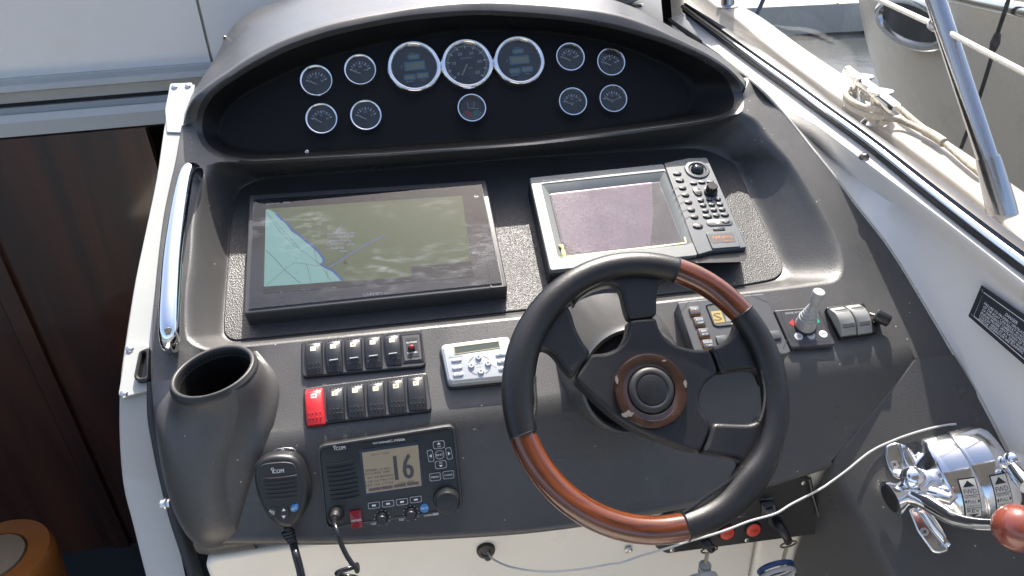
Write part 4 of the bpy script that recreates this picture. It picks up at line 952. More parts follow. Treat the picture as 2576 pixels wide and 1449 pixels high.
# ================================================================== steering column boss and wheel
WP = Plane(at_dist(1630, 1000, 0.90), el(46))
wf = Frame(WP, zG(755, 705))
rimpx = [(700,48),(890,70),(1050,140),(1200,260),(1310,400),(1385,560),(1400,680),(1380,880),(1290,1070),(1150,1230),(940,1355),(700,1392),(480,1340),(300,1220),(170,1030),(115,880),(95,690),(120,500),(190,340),(300,210),(450,115),(580,65)]
rp = np.array(wf.P(zz(zG, rimpx)))
sol = np.linalg.lstsq(np.c_[2 * rp, np.ones(len(rp))], (rp ** 2).sum(1), rcond=None)[0]
wc = sol[:2]; wr = math.sqrt(sol[2] + wc @ wc)
print('wheel', wc, wr, 'resid', np.abs(np.hypot(*(rp - wc).T) - wr).max())
bd0 = np.linalg.norm(B.hit(*zG(690, 640)) - CAM)
boss_pl = Plane(at_dist(*zG(690, 640), bd0 - .055), el(24))
bf = Frame(boss_pl, zG(690, 640)); br = bf.m(136)
t = thing('steering_column', 'black flared steering column boss between dashboard and wheel', 'steering column', bf)
MB().lathe((0, 0), [(br * 1.42, -.13), (br * 1.32, -.10), (br * 1.22, -.07), (br * 1.13, -.04), (br * 1.06, -.018), (br * 1.02, -.004), (br * .98, .002), (br * .93, .002), (br * .90, -.003), (br * .89, -.02)], 64, cap=False).build('boss', mat('boss_gloss', (.05, .05, .05), .24, spec=.7, bump=('noise', 800, .08), rvar=.05), t, smooth=60)
MB().lathe((0, 0), [(br * .90, -.018), (br * .80, -.015), (br * .62, -.005), (br * .45, .010), (br * .42, .03)], 48).build('collar', blackp, t, smooth=50)
q = bf.loc(wf.W((*wf.L(*zG(770, 680), -.04), -.04)))
MB().tube([(0, 0, .02), q], [br * .40, br * .36], 24).build('shaft', blackp, t)
for a in (100, 220, 340):
    MB().lathe((br * .58 * math.cos(math.radians(a)), br * .62 * math.sin(math.radians(a))), [(.006, .024), (.006, .034), (.004, .036)], 6).build('bolt', screwm, t)
t = thing('steering_wheel', 'four spoke boat steering wheel in black leather with glossy wood rim sections', 'steering wheel', wf)
rm = wr * .0925; ra = wr - rm
def wang(x, y):
    p = np.array(wf.L(*zG(x, y))) - wc; return math.degrees(math.atan2(p[1], p[0]))
a_w = [wang(180, 885) % 360, wang(925, 1305) % 360, wang(885, 122), wang(1200, 318)]
def rimseg(name, a0, a1, m, bulge=None, uv=False):
    n = max(8, int(abs(a1 - a0) / 3)); L = []; uvs = []
    for i in range(n + 1):
        a = math.radians(a0 + (a1 - a0) * i / n); k = bulge(math.degrees(a)) if bulge else 1.0
        end = min(i, n - i); kk = k * (1 if end > 0 else .97)
        row = []
        for j in range(20):
            b = 2 * math.pi * j / 20; r_ = wr - rm * (2 * kk - 1) * .5 - rm * .5 + rm * kk * math.cos(b) if False else (wr - rm * kk) + rm * kk * math.cos(b)
            row.append((wc[0] + r_ * math.cos(a), wc[1] + r_ * math.sin(a), rm * (.92 * (k * .5 + .5)) * math.sin(b)))
            uvs.append((j / 20 * rm * 6.28 * 10, math.radians(a0 + (a1 - a0) * i / n) * ra * 10))
        L.append(row)
    b = MB().loft(L, closed=True, cap0=True, cap1=True, flip=a1 < a0); b.uv = uvs if uv else None
    return b.build(name, m, t, smooth=50)
ww = wood('mahogany', (0.04, 0.010, 0.004), (0.17, 0.044, 0.014), 5.5, .18, (2.6, .22, 1))
rimseg('wood_rim_section', a_w[0], a_w[1], ww, uv=True); rimseg('wood_rim_section', a_w[3], a_w[2], ww, uv=True)
def g(x, c, s): return math.exp(-((((x - c + 180) % 360) - 180) / s) ** 2)
rimseg('leather_rim_section', a_w[2], a_w[0], leather, lambda a: 1 + .22 * g(a, 168, 22) + .12 * g(a, 135, 20))
rimseg('leather_rim_section', a_w[1] - 360, a_w[3], leather, lambda a: 1 + .18 * g(a, -52, 13) + .06 * g(a, -5, 14))
for a in a_w:
    ar = math.radians(a); d = np.array([math.cos(ar), math.sin(ar)]); tt = np.array([-d[1], d[0]])
    pts = [(wc[0] + d[0] * (ra + rm * 1.005 * math.cos(b)), wc[1] + d[1] * (ra + rm * 1.005 * math.cos(b)), rm * .925 * math.sin(b)) for b in [2 * math.pi * j / 20 for j in range(20)]]
    MB().tube(pts, .0012, 6, closed=True).build('seam_ring', leather, t)
SPK = [[(420,300),(440,262),(500,220),(570,199),(612,199),(635,228),(650,300),(668,357),(730,352),(797,340),(797,250),(806,203),(838,183),(885,168),(885,110),(740,85),(560,110),(400,230)],
 [(395,300),(410,335),(428,400),(460,460),(497,508),(455,565),(412,625),(370,582),(325,520),(292,495),(268,493),(252,516),(245,565),(200,600),(170,520),(230,370),(320,265)],
 [(1042,484),(1100,462),(1140,430),(1158,395),(1165,350),(1235,300),(1320,440),(1365,600),(1285,660),(1272,620),(1262,598),(1235,584),(1160,589),(1088,606),(1068,545)],
 [(1050,828),(1130,832),(1220,835),(1255,820),(1275,790),(1350,760),(1325,930),(1230,1085),(1150,1072),(1185,1022),(1172,996),(1120,985),(1000,968),(1030,900)]]
def wpoly(pts, h): return wf.P(zz(zG, pts), h)
def smoothpoly(p, r=.004): return roundpoly(p, r, 3)
for s_ in SPK:
    o = MB().prism_cdt(smoothpoly(wpoly(s_, -.004), .006), -.022, -.003, .0055, 4).build('spoke', leather, t, smooth=60)
HUB = [(665,352),(730,348),(797,342),(805,385),(830,432),(880,470),(960,490),(1040,486),(1062,540),(1085,606),(1032,636),(1002,680),(992,730),(1004,775),(1050,826),(1030,900),(997,972),(940,958),(820,915),(700,870),(600,805),(500,715),(412,630),(452,566),(492,508),(560,508),(620,482),(652,440),(664,395)]
hubp = wpoly(HUB, -.006); hc2 = np.mean(hubp, axis=0)
MB().prism_cdt(smoothpoly(inset(hubp, .001), .008), -.030, -.0045, .005, 4).build('hub_plate', leather, t, smooth=60)
c = wf.L(*zG(770, 680), .002); r1 = wf.m(92); k = r1
burl = mat('burl_wood', (0.032, 0.014, 0.009), .2, var=.95, varscale=45, coat=.6, grime=((.45, .42, .40), 38, .0))
chip = mat('chipped_lacquer', (.14, .125, .11), .6, var=.6, varscale=160)
MB().lathe(c, [(k, -.006), (k, .001), (k * .97, .0032), (k * .68, .0038), (k * .65, .0030), (k * .64, -.002)], 56, cap=False).build('burl_ring', burl, t, smooth=50)
for (x, y, w_, h_) in ((665,790,34,18),(925,650,8,26),(612,632,8,22),(830,545,14,5)):
    b0 = np.array(wf.L(*zG(x, y), .004)); random.seed(x)
    MB().flat([tuple(b0 + np.array([wf.m(w_ * .55) * math.cos(a) * random.uniform(.5, 1.1), wf.m(h_ * .55) * math.sin(a) * random.uniform(.5, 1.1)])) for a in [6.283 * i / 14 for i in range(14)]], .0042).build('chipped_spot', chip, t, smooth=0)
MB().lathe(c, [(k * .64, -.003), (k * .62, .0030), (k * .58, .0055), (k * .50, .0065), (k * .455, .0062), (k * .44, .0050), (k * .42, .0048)], 48).build('horn_pad', rubber, t, smooth=50)
MB().lathe(c, [(k * .41, .0046), (k * .40, .0058), (k * .37, .0062), (k * .1, .0064)], 40).build('centre_cap', leather, t, smooth=50)
# stitched seam along the inner edge of the leather
for pts in ([(1272,590),(1282,640),(1288,690),(1284,750),(1272,800),(1262,825)], [(1185,1030),(1150,1075),(1090,1120),(1020,1165),(960,1210),(915,1240)], [(236,620),(238,680),(242,740),(236,800),(232,850)]):
    P = spline([wf.L(*zG(*p), .004) for p in pts], 8); sm = MB()
    for a, b in zip(P[:-1], P[1:]):
        d = b - a; nn = np.array([-d[1], d[0]]); nn /= np.linalg.norm(nn)
        for s1 in (1, -1): sm.tube([(*(a + nn * .0022 * s1), .0065), (*(a + d * .5), .0075), (*(b - nn * .0022 * s1), .0065)], .0006, 5)
    o = sm.build('stitching', print_k, t); o['kind'] = 'stuff'

# ================================================================== autopilot control
f = Frame(B, zH(900, 400), (zH(395, 210), zH(1185, 130)), h=.028)
t = thing('autopilot_control', 'dark autopilot control head with square amber-edged keys, behind the wheel rim', 'autopilot', f)
q = f.P(zz(zH, [(395,212),(500,198),(1185,130),(1232,205),(1440,668),(1390,690),(560,700)]))
MB().prism_cdt(roundpoly(q, .002), -.028, 0, .0015, 2).build('case', mat('autopilot_grey', (.07, .073, .078), .38, bump=('noise', 1300, .3), var=.1), t)
x_ = MB(); x_.strokes(f.P(zz(zH, [(428,300),(500,200)])), .0007, .0004); x_.strokes(f.P(zz(zH, [(1060,140),(1230,212)])), .0007, .0004); x_.strokes(f.P(zz(zH, [(1365,640),(1405,555)])), .0007, .0004); x_.build('corner_lines', print_k, t, smooth=0)
dq = f.P(zz(zH, [(662,245),(760,225),(1010,200),(1080,395),(765,432),(730,420)]))
MB().frame(roundpoly(inset(dq, -.0018), .002), roundpoly(dq, .002), 0, .0016, .0004).build('display_frame', blackg, t)
MB().flat(dq, .0006).build('display', mat('display_grey_green', (.12, .125, .11), .2), t, smooth=0)
MB().flat(f.P(zz(zH, [(698,298),(790,290),(830,395),(735,405)])), .0009).build('display_segment_field', mat('lcd_yellow', (.45, .33, .12), .35), t, smooth=0)
MB().text('S', *f.L(*zH(760,345)), f.m(22), .0012, 0, width=f.m(20)).build('display_digit', mat('lcd_olive', (.14, .11, .04), .5), t, smooth=0)
MB().flat(f.P(zz(zH, [(820,288),(905,278),(935,385),(842,392)])), .0009).build('display_field', mat('lcd_pale', (.28, .27, .24), .35), t, smooth=0)
am = mat('amber_key_side', (.35, .14, .03), .4); keyk = mat('key_slate', (.06, .065, .07), .4); kt = MB(); kr = MB()
for x, y, s1, s2 in ((550,300,'STBY','PWR'),(592,398,'AUTO','SPEED'),(634,503,'NAV','SETUP'),(672,605,'DODGE','TURN')):
    c = f.L(*zH(x, y)); k = MB().prism(rrect(c[0], c[1], f.m(27), f.m(25), f.m(4), 0), 0, .0025, .0005, 1).build('key', am, t)
    MB().prism(rrect(c[0], c[1] + f.m(1), f.m(26), f.m(22), f.m(4), 0), .0025, .004, .0008, 2).build('key_top', keyk, k)
    kt.text(s1, c[0], c[1] + f.m(5), f.m(5.4), .0042, width=f.m(4.2 * len(s1))); (kr if s2 == 'PWR' else kt).text(s2, c[0] + f.m(1), c[1] - f.m(3.5), f.m(4), .0042)
kt.text('SIMRAD', *f.L(*zH(915,410)), f.m(4), .0018); kt.build('lettering', print_w, t, smooth=0); kr.build('red_lettering', redp, t, smooth=0)
for x, y in ((800,565), (1290,520)):
    MB().prism(rrect(*f.L(*zH(x, y)), f.m(27), f.m(22), f.m(4), 0), 0, .0035, .0008, 2).build('key', keyk, t)

# ================================================================== bow thruster joystick
f = Frame(B, zH(1565, 440), (zH(1285, 450), zH(1790, 400)), h=.010)
t = thing('thruster_joystick', 'grey thruster joystick with ribbed boot on a black plate with ON and OFF keys', 'joystick', f)
q = f.P(zz(zH, [(1283,283),(1660,252),(1700,262),(1852,588),(1840,605),(1450,632),(1432,615)]))
MB().prism_cdt(roundpoly(q, .003), -.010, 0, .0022, 3).build('plate', mat('thruster_plate', (.04, .041, .045), .36, bump=('noise', 1200, .2)), t)
x_ = MB(); x_.strokes(f.P(zz(zH, [(1350,295),(1640,268),(1690,290),(1812,530),(1780,570),(1510,588),(1440,555),(1345,320),(1350,295)])), .0006, .0003); x_.build('border_line', print_k, t, smooth=0)
MB().flat(f.P(zz(zH, [(1420,405),(1455,368),(1480,440)])), .0004).build('red_arrow', mat('red_arrow', (.7, .03, .03), .4), t, smooth=0)
MB().flat(f.P(zz(zH, [(1705,395),(1692,370),(1660,415)]) ), .0004).build('green_arrow', mat('green_arrow', (.0, .42, .16), .4), t, smooth=0)
kt = MB()
for x, y, s_, bright in ((1508,527,'ON',0),(1622,516,'ON',0),(1735,505,'OFF',1)):
    c = f.L(*zH(x, y)); MB().prism(ellipse(*c, f.m(10), f.m(9.6)), 0, .0008, .0003, 1).build('key', print_w if bright else mat('key_grey', (.5, .51, .53), .45), t); kt.text(s_, *c, f.m(6.5), .0011, width=f.m(5.2 * len(s_)))
kt.strokes([f.L(*zH(1545,523)), f.L(*zH(1588,519))], .0005, .0006)
kt.build('key_lettering', mat('key_ink', (.05, .055, .07), .5), t, smooth=0)
x_ = MB(); x_.text('SIDE-POWER', *f.L(*zH(1500,305)), f.m(5), .0005, width=f.m(62)); x_.text('THRUSTER', *f.L(*zH(1640,555)), f.m(3), .0005); x_.build('lettering', print_g, t, smooth=0)
c0 = np.array(f.L3(*zH(1567, 432), 0)); tip = np.array(f.loc(at_dist(*zH(1700, 112), np.linalg.norm(f.W(c0) - CAM) - .045)))
sg = mat('joystick_grey', (.30, .31, .31), .45, var=.05)
def along(prof, n=24):
    ax = nrm(tip - c0); x = nrm(np.cross(ax, [0, 1, 0])); y = np.cross(ax, x); Lh = np.linalg.norm(tip - c0)
    return [[c0 + ax * Lh * s + (x * math.cos(2 * math.pi * i / n) + y * math.sin(2 * math.pi * i / n)) * r_ for i in range(n)] for s, r_ in prof]
R0 = f.m(23)
MB().lathe((c0[0], c0[1]), [(R0 * 1.12, 0), (R0 * 1.1, .003), (R0 * .9, .004)], 28).build('boot_seat', rubber, t)
pf_ = [(0.0, R0), (.06, R0 * 1.02), (.2, R0 * .96)]
for i in range(5):
    s = .22 + i * .075; r_ = R0 * (.95 - i * .105); pf_ += [(s, r_), (s + .03, r_ * 1.0), (s + .045, r_ * .90), (s + .06, r_ * .88)]
pf_ += [(.62, R0 * .42), (.68, R0 * .36)]
MB().loft(along(pf_), closed=True).build('boot', sg, t, smooth=35)
MB().loft(along([(.62, R0 * .36), (.70, R0 * .40), (.72, R0 * .55), (.78, R0 * .58), (.98, R0 * .60), (1.0, R0 * .55)]), closed=True, cap1=True).build('handle', sg, t, smooth=50)

# ================================================================== trim tab rockers
f = Frame(B, zH(1990, 390), (zH(1800, 420), zH(2170, 370)), h=.006)
t = thing('trim_tab_switch', 'pair of light grey rocker switches in a black base beside the joystick', 'switch', f)
MB().prism(roundpoly(f.P(zz(zH, [(1752,265),(2100,222),(2238,490),(1890,545)])), .004), -.006, .004, .002).build('base', blackp, t)
lg = mat('rocker_light_grey', (.26, .265, .255), .45, bump=('noise', 1200, .1), var=.04)
for qq in ([(1800,262),(1938,240),(2068,480),(1925,498)], [(1945,238),(2085,218),(2215,462),(2082,480)]):
    q = [np.array(f.L(*zH(*p), .014)) for p in qq]; L = []
    for i in range(13):
        s = i / 12; a = q[0] * (1 - s) + q[3] * s; b = q[1] * (1 - s) + q[2] * s; hh = .006 + .014 * math.sin(math.pi * (s * .86 + .12)) 
        ridge = .0009 if i in (3, 9) else 0
        e = b - a; L.append([(*a, .003)] + [(*(a + e * k), hh + ridge - (.0012 if k in (.02, .98) else 0)) for k in (.02, .1, .5, .9, .98)] + [(*b, .003)])
    L = [[(x, y, .003) for x, y, _ in L[0]]] + L + [[(x, y, .003) for x, y, _ in L[-1]]]
    r = MB().loft(L, flip=True).build('rocker', lg, t, smooth=45, fix=True)
    gr = MB()
    for s in (.16, .21, .26, .70, .75, .80):
        a = q[0] * (1 - s) + q[3] * s; b = q[1] * (1 - s) + q[2] * s; hh = .006 + .014 * math.sin(math.pi * (s * .86 + .12))
        gr.tube([(*(a + (b - a) * .12), hh + .0004), (*(a + (b - a) * .88), hh + .0004)], .0007, 5)
    gr.build('grip_lines', darkp, r)['kind'] = 'stuff'
# dimmer knob on its stalk
f = Frame(B, zH(2280, 385), (zH(2195, 330), zH(2365, 370)), h=.0)
t = thing('dimmer_knob', 'small black cylindrical knob on a stalk beside the grey rockers', 'knob', f)
a = np.array(f.L3(*zH(2215, 325), .018)); b = np.array(f.L3(*zH(2345, 390), .018)); r_ = f.m(14)
MB().tube([a, a + (b - a) * .02, a + (b - a) * .05, b - (b - a) * .05, b], [r_ * .7, r_ * .92, r_, r_ * .95, r_ * .85], 24).build('knob', blackp, t, smooth=50)
MB().tube([np.array(f.L3(*zH(2170, 322), .004)), a + (b - a) * .3], r_ * .3, 10).build('stalk', steel, t)
MB().tube([a + (b - a) * .5 - np.array([0, 0, .018]), a + (b - a) * .5], r_ * .5, 12).build('foot', rubber, t)

# ================================================================== stop panel, keys, socket, cable
ystop = V.hit(1985, 1215)[1] + 0.012
SPL = Plane(at_y(1850, 1300, ystop), el(12))
f = Frame(SPL, zJ(1400, 600), (zJ(570, 845), zJ(2190, 640)))
t = thing('engine_stop_panel', 'black engine panel with two red stop buttons under the dash', 'switch panel', f)
MB().prism_cdt(roundpoly(f.P(zz(zJ, [(470,790),(580,850),(2195,640),(2150,480),(2020,70),(900,240),(420,600)])), .004), -.012, 0, .001, 2).build('plate', mat('panel_satin_black', (.016, .016, .017), .42, bump=('noise', 1200, .1)), t)
redb = mat('stop_red', (.62, .055, .03), .4)
kt = MB()
for x, y in ((1183,628), (1450,597)):
    c = f.L(*zJ(x, y)); k = MB().lathe(c, [(f.m(20), 0), (f.m(20), .002), (f.m(18), .004), (f.m(17.2), .003)], 32, cap=False).build('button_collar', rubber, t)
    MB().lathe(c, [(f.m(17.2), .002), (f.m(17), .0042), (f.m(15), .005), (f.m(2), .0052)], 32).build('stop_button', redb, t, smooth=60)
    kt.text('STOP', *c, f.m(7.5), .0056, .0, width=f.m(19))
kt.build('button_lettering', mat('stop_ink', (.12, .02, .015), .5), t, smooth=0)
for x, y in ((635,812),(1392,712),(2118,628),(1968,132)): screw(t, SPL, *zJ(x, y), .0035, screwm, 'screw', None) if False else None
def lscrew(fr, par, px, r=.0035):
    c = fr.L(*px); b = MB().lathe(c, [(r, 0), (r, .0008), (r * .5, .0016)], 14); s_ = b.build('screw', screwm, par)
    MB().flat(rrect(*c, r * 1.2, r * .3, r * .1, 1.0, 1), .0018).build('slot', print_k, s_, smooth=0)
for p in ((635,812),(1392,712),(2118,628),(1968,132)): lscrew(f, t, zJ(*p))
c = f.L(*zJ(1600,390)); MB().prism(roundpoly(f.P(zz(zJ, [(1525,330),(1655,310),(1680,440),(1530,445)])), .001), 0, .006, .001, 2).build('toggle_base', darkp, t)
q0 = f.P(zz(zJ, [(1545,335),(1650,320),(1665,365),(1575,385)]), .006); q1 = f.P(zz(zJ, [(1580,395),(1665,372),(1685,440),(1605,465)]), .018)
MB().loft([[(x, y, .005) for x, y in q0], [(x, y, .012) for x, y in q0], [(x * .4 + a * .6, y * .4 + b * .6, .016) for (x, y), (a, b) in zip(q0, q1)], [(x, y, .016) for x, y in q1], [(x, y, .006) for x, y in q1]], closed=True, cap1=True).build('toggle', mat('toggle_grey', (.12, .125, .13), .45), t, smooth=30, fix=True)
MB().prism(roundpoly(f.P(zz(zJ, [(1320,425),(1365,415),(1380,460),(1325,468)])), .0005), 0, .003).build('small_switch', darkp, t)
x_ = MB(); x_.text('SYNC GAUGE', *f.L(*zJ(1592,294)), f.m(4), .0006, width=f.m(27)); x_.text('BLOWER', *f.L(*zJ(1320,475)), f.m(3.4), .0006, width=f.m(20)); x_.build('lettering', print_g, t, smooth=0)
MB().tube([f.L3(*zJ(2025, 85), .002), f.L3(*zJ(2060, 260), .003), f.L3(*zJ(2110, 430), .003), f.L3(*zJ(2165, 630), .002)], .003, 8).build('edge_ridge', blackp, t)
navy = mat('float_navy', (.012, .045, .14), .5); fgrey = mat('float_grey', (.3, .31, .33), .55); fwhite = mat('float_white', (.62, .6, .55), .55); brass = mat('old_ring', (.16, .12, .08), .35, metal=1.0); strap = mat('tan_strap', (.45, .36, .22), .6)
def ring(mb, c, r, x, y, rr, n=24): mb.tube([np.array(c) + np.array(x) * r * math.cos(2 * math.pi * i / n) + np.array(y) * r * math.sin(2 * math.pi * i / n) for i in range(n)], rr, 8, closed=True); return mb
def keyset(label, keypx, ringpx, rr_px, strap_px, kind, h):
    o0 = f.W(f.L3(*zJ(*ringpx), h)); t2 = thing('ignition_key', label, 'key', loc=tuple(o0)); cam_d = np.linalg.norm(o0 - CAM)
    P = [f.W(f.L3(*zJ(*p), hh)) - o0 for p, hh in keypx]
    MB().tube([P[0], P[0] * .7 + P[1] * .3], f.m(20), 20).build('lock_collar', rubber, t2)
    MB().tube(spline(P, 5), [f.m(15)] * 6 + [f.m(12)] * 6 + [f.m(9)] * 40 if False else f.m(11), 12, flat=.8).build('key_bow', blackp, t2)
    r_ = rr_px / F * cam_d; ring(MB(), (0, 0, 0), r_, (1, 0, 0), (0, -.35, .94), .0013).build('key_ring', brass, t2)
    S_ = [at_dist(*zJ(*p), cam_d - .004) - o0 for p in strap_px]
    MB().tube(S_, .0028, 8, flat=.5).build('strap', strap, t2)
    if kind == 'disc':
        a = at_dist(*zJ(970, 960), cam_d - .004) - o0; dn = np.array([0, 0, -1.0]); r2 = 14 / F * cam_d
        for k0, k1, mm, nm in ((0, .006, fgrey, 'grey_float'), (.006, .011, fwhite, 'white_float'), (.011, .017, navy, 'blue_float')):
            MB().tube([a + dn * k0, a + dn * (k0 + .001), a + dn * (k1 - .001), a + dn * k1], [r2 * .95, r2, r2, r2 * .95], 24).build(nm, mm, t2)
        a2 = at_dist(*zJ(940, 1095), cam_d - .002) - o0
        ring(MB(), a2, .017, (1, 0, 0), (0, -.5, .87), .006).build('grey_ring', fgrey, t2)
        ring(MB(), a2 + np.array([0, -.008, -.004]), .014, (1, 0, 0), (0, -.5, .87), .005).build('blue_ring', navy, t2)
    else:
        a2 = at_dist(*zJ(1710, 1060), cam_d) - o0
        ring(MB(), a2, .024, (1, 0, 0), (0, -.35, .93), .0035).build('grey_ring', fgrey, t2)
        ring(MB(), a2 + np.array([0, .009, .003]), .0245, (1, 0, 0), (0, -.35, .93), .004).build('blue_ring', navy, t2)
keyset('ignition key with a round grey and blue float, beside the steering wheel rim', [((950,650), .0), ((975,720), .02), ((1015,775), .028), ((1035,800), .026)], (1013,810), 19, [(995,835),(985,880),(972,960)], 'disc', .026)
keyset('ignition key with a blue and grey ring float, next to the lever shelf', [((1690,500), .0), ((1720,560), .02), ((1780,650), .03), ((1815,725), .028)], (1815,755), 18, [(1795,790),(1770,880),(1745,1020)], 'ring', .028)
# socket with a hanging cover on the cream front
ycr = V.hit(1246, 1357)[1] + 0.035
CRM = Plane(at_y(1246, 1400, ycr), el(6))
f2 = Frame(CRM, zF(2255, 1190)); t = thing('power_socket', 'round black rubber socket cover on the cream console front', 'socket', f2)
MB().lathe((0, 0), [(f2.m(22), 0), (f2.m(22), .006), (f2.m(20), .009), (f2.m(12), .010), (f2.m(10), .0085)], 32).build('cover', rubber, t, smooth=50)
MB().prism(rrect(f2.m(3), -f2.m(24), f2.m(16), f2.m(18), f2.m(7)), 0, .007, .002).build('tab', rubber, t)
cw = mat('white_cable', (.48, .48, .465), .4)
zc = np.linalg.norm(f2.o - CAM)
wpts = [((1228,1390), zc - .004), ((1242,1408), zc - .015), ((1290,1428), zc - .03), ((1370,1438), zc - .05), ((1460,1432), zc - .05), (zJ(0, 958), zc - .05), (zJ(120, 942), zc - .05), (zJ(300, 880), zc - .05), (zJ(600, 790), zc - .05), (zJ(800, 725), zc - .05), (zJ(1000, 670), zc - .05), (zJ(1200, 605), zc - .045), (zJ(1420, 520), zc - .04), (zJ(1680, 445), zc - .035), (zJ(1850, 345), zc - .03), (zJ(2120, 205), zc - .02), (zJ(2250, 120), zc - .01), (zJ(2400, 10), zc + .0)]
tp = [((2190, 1136), .006), ((2250, 1107), .004), ((2310, 1086), .004), ((2370, 1071), .006), ((2405, 1067), .006)]
dE = np.linalg.norm(T.hit(2130, 1176, .010) - CAM); nw_ = len(wpts)
wpts = [(p, d if i < nw_ - 6 else d + (dE - d) * (i - nw_ + 7) / 7) for i, (p, d) in enumerate(wpts)]
W_ = [at_dist(*p, d) for p, d in wpts] + [T.hit(*p, h_) for p, h_ in tp]
# keep the run clear of the wheel by lying behind it
cord('white_cable', 'thin white cable running from the socket under the wheel to the engine levers', W_, .0016, cw, 'cable', 8, 6)

# ================================================================== engine control levers
F_, A_0 = T.hit(*zI(690, 280)), T.hit(*zI(1030, 1050))
tf = Frame(T, zI(856, 657)); tf.o = (F_ + A_0) / 2; tf.y = nrm(F_ - A_0); tf.x = np.cross(tf.y, tf.n)
dT = np.linalg.norm(tf.o - CAM); rD = np.linalg.norm(F_ - A_0) / 2; SQ = .70
t = thing('engine_control', 'polished chrome twin lever engine control with FWD and REV stickers', 'engine control', tf)
def drum(prof, n=48, a0=-14, a1=194):
    return [[(x, rD * k * math.cos(math.radians(a0 + (a1 - a0) * i / n)), SQ * rD * k * math.sin(math.radians(a0 + (a1 - a0) * i / n))) for i in range(n + 1)] for x, k in prof]
XM, XE = .037, .088
MB().loft(drum([(-.030, .05), (-.030, .40), (-.027, .55), (-.020, .66), (-.010, .80), (-.005, .93), (-.002, .985), (.002, 1.0), (XM - .004, 1.0), (XM - .002, .99), (XM - .001, .965)]), flip=True).build('drum_half', chromew, t, smooth=50, fix=True)
MB().loft(drum([(XM - .001, .965), (XM, 1.006), (XM + .002, 1.014), (XE - .022, 1.014), (XE - .012, .99), (XE - .005, .93), (XE - .001, .80), (XE, .4), (XE, .05)]), flip=True).build('drum_half', chromew, t, smooth=50, fix=True)
for pts in ([(395,340),(430,322),(500,305),(540,330),(600,350),(650,420),(715,560),(700,620),(560,640),(470,610),(420,530),(392,420)], [(585,870),(640,850),(700,870),(770,980),(840,1030),(915,1100),(935,1240),(860,1262),(800,1250),(740,1170),(660,1060)]):
    MB().prism_cdt(roundpoly(tf.P(zz(zI, pts)), .004), -.002, .006, .003, 3).build('foot_flange', chromew, t, smooth=50)
for pts in ([(510,310),(590,345),(640,420),(700,560),(600,600),(540,470)], [(640,850),(760,880),(830,960),(925,1110),(930,1225),(790,1060)]):
    MB().prism_cdt(roundpoly(tf.P(zz(zI, pts), .006), .004), .002, .016, .007, 4).build('foot_web', chromew, t, smooth=60)
for x, y in ((470,500),(562,505),(725,1070),(798,1028)):
    c = tf.L(*zI(x, y)); s_ = MB().lathe(c, [(.0055, .005), (.0055, .0068), (.003, .0074)], 16).build('screw', screwm, t)
    for a in (.5, 2.07): MB().flat(rrect(*c, .006, .0014, .0004, a, 1), .0076 + a * .00004).build('slot', print_k, s_, smooth=0)
def on_drum(px, lift=.0006):
    o = np.array(tf.loc(CAM)); d = np.array(tf.loc(CAM + ray(*px))) - o
    o[2] /= SQ; d[2] /= SQ
    A_ = d[1] ** 2 + d[2] ** 2; B_ = 2 * (o[1] * d[1] + o[2] * d[2]); C_ = o[1] ** 2 + o[2] ** 2 - (rD * 1.014 + lift) ** 2
    s = (-B_ - math.sqrt(max(B_ * B_ - 4 * A_ * C_, 0))) / (2 * A_); p = o + d * s; return p[0], math.atan2(p[2], p[1])
def sticker(corners):
    cs = [on_drum(zI(*c)) for c in corners]; rr = rD * 1.014
    def mp(s, v, l):
        a = np.array(cs[0]) * (1 - s) + np.array(cs[1]) * s; b = np.array(cs[3]) * (1 - s) + np.array(cs[2]) * s
        x, an = a * (1 - v) + b * v; return (x, (rr + l) * math.cos(an), SQ * (rr + l * 1.3) * math.sin(an))
    def patch(s0, s1, v0, v1, l, m, n, par, k=10):
        return MB().loft([[mp(s0, v0 + (v1 - v0) * i / k, l) for i in range(k + 1)], [mp(s1, v0 + (v1 - v0) * i / k, l) for i in range(k + 1)]], flip=True).build(n, m, par, smooth=60, fix=True)
    s_ = patch(0, 1, 0, 1, .0006, print_k, 'sticker', t); patch(.05, .95, .03, .97, .0010, mat('sticker_white', (.55, .55, .53), .5), 'sticker_field', s_)
    ink = MB()
    def tri(v0, v1): ink.add([mp(.5, v0, .0014), mp(.15, v1, .0014), mp(.85, v1, .0014)], [(0, 1, 2)])
    tri(.06, .20); tri(.97, .88)
    def txt(w_, v, hh, wd, c=.5):
        vv, ff, x0, x1, y0, y1 = glyphs(w_); ink.add([mp(c + ((a - (x0 + x1) / 2) / (x1 - x0)) * wd, v - (b / .729 - .5) * hh, .0014) for a, b in vv], ff)
    txt('FWD', .30, .11, .74); txt('NEUTRAL', .43, .05, .72); txt('PULL', .54, .09, .50); txt('THROTTLE', .65, .045, .74); txt('REV', .78, .11, .72)
    for s0, s1 in ((.06, .18), (.94, .82)): ink.add([mp(s0, .54, .0014), mp(s1, .49, .0014), mp(s1, .59, .0014)], [(0, 1, 2)])
    for v in (.385, .70): ink.add([mp(.06, v, .0014), mp(.94, v, .0014), mp(.94, v + .012, .0014), mp(.06, v + .012, .0014)], [(0, 1, 2, 3)])
    ink.build('sticker_lettering', print_k, s_, smooth=0)
sticker([(1018,622),(1165,600),(1228,940),(1085,955)]); sticker([(1288,588),(1425,562),(1492,905),(1345,942)])
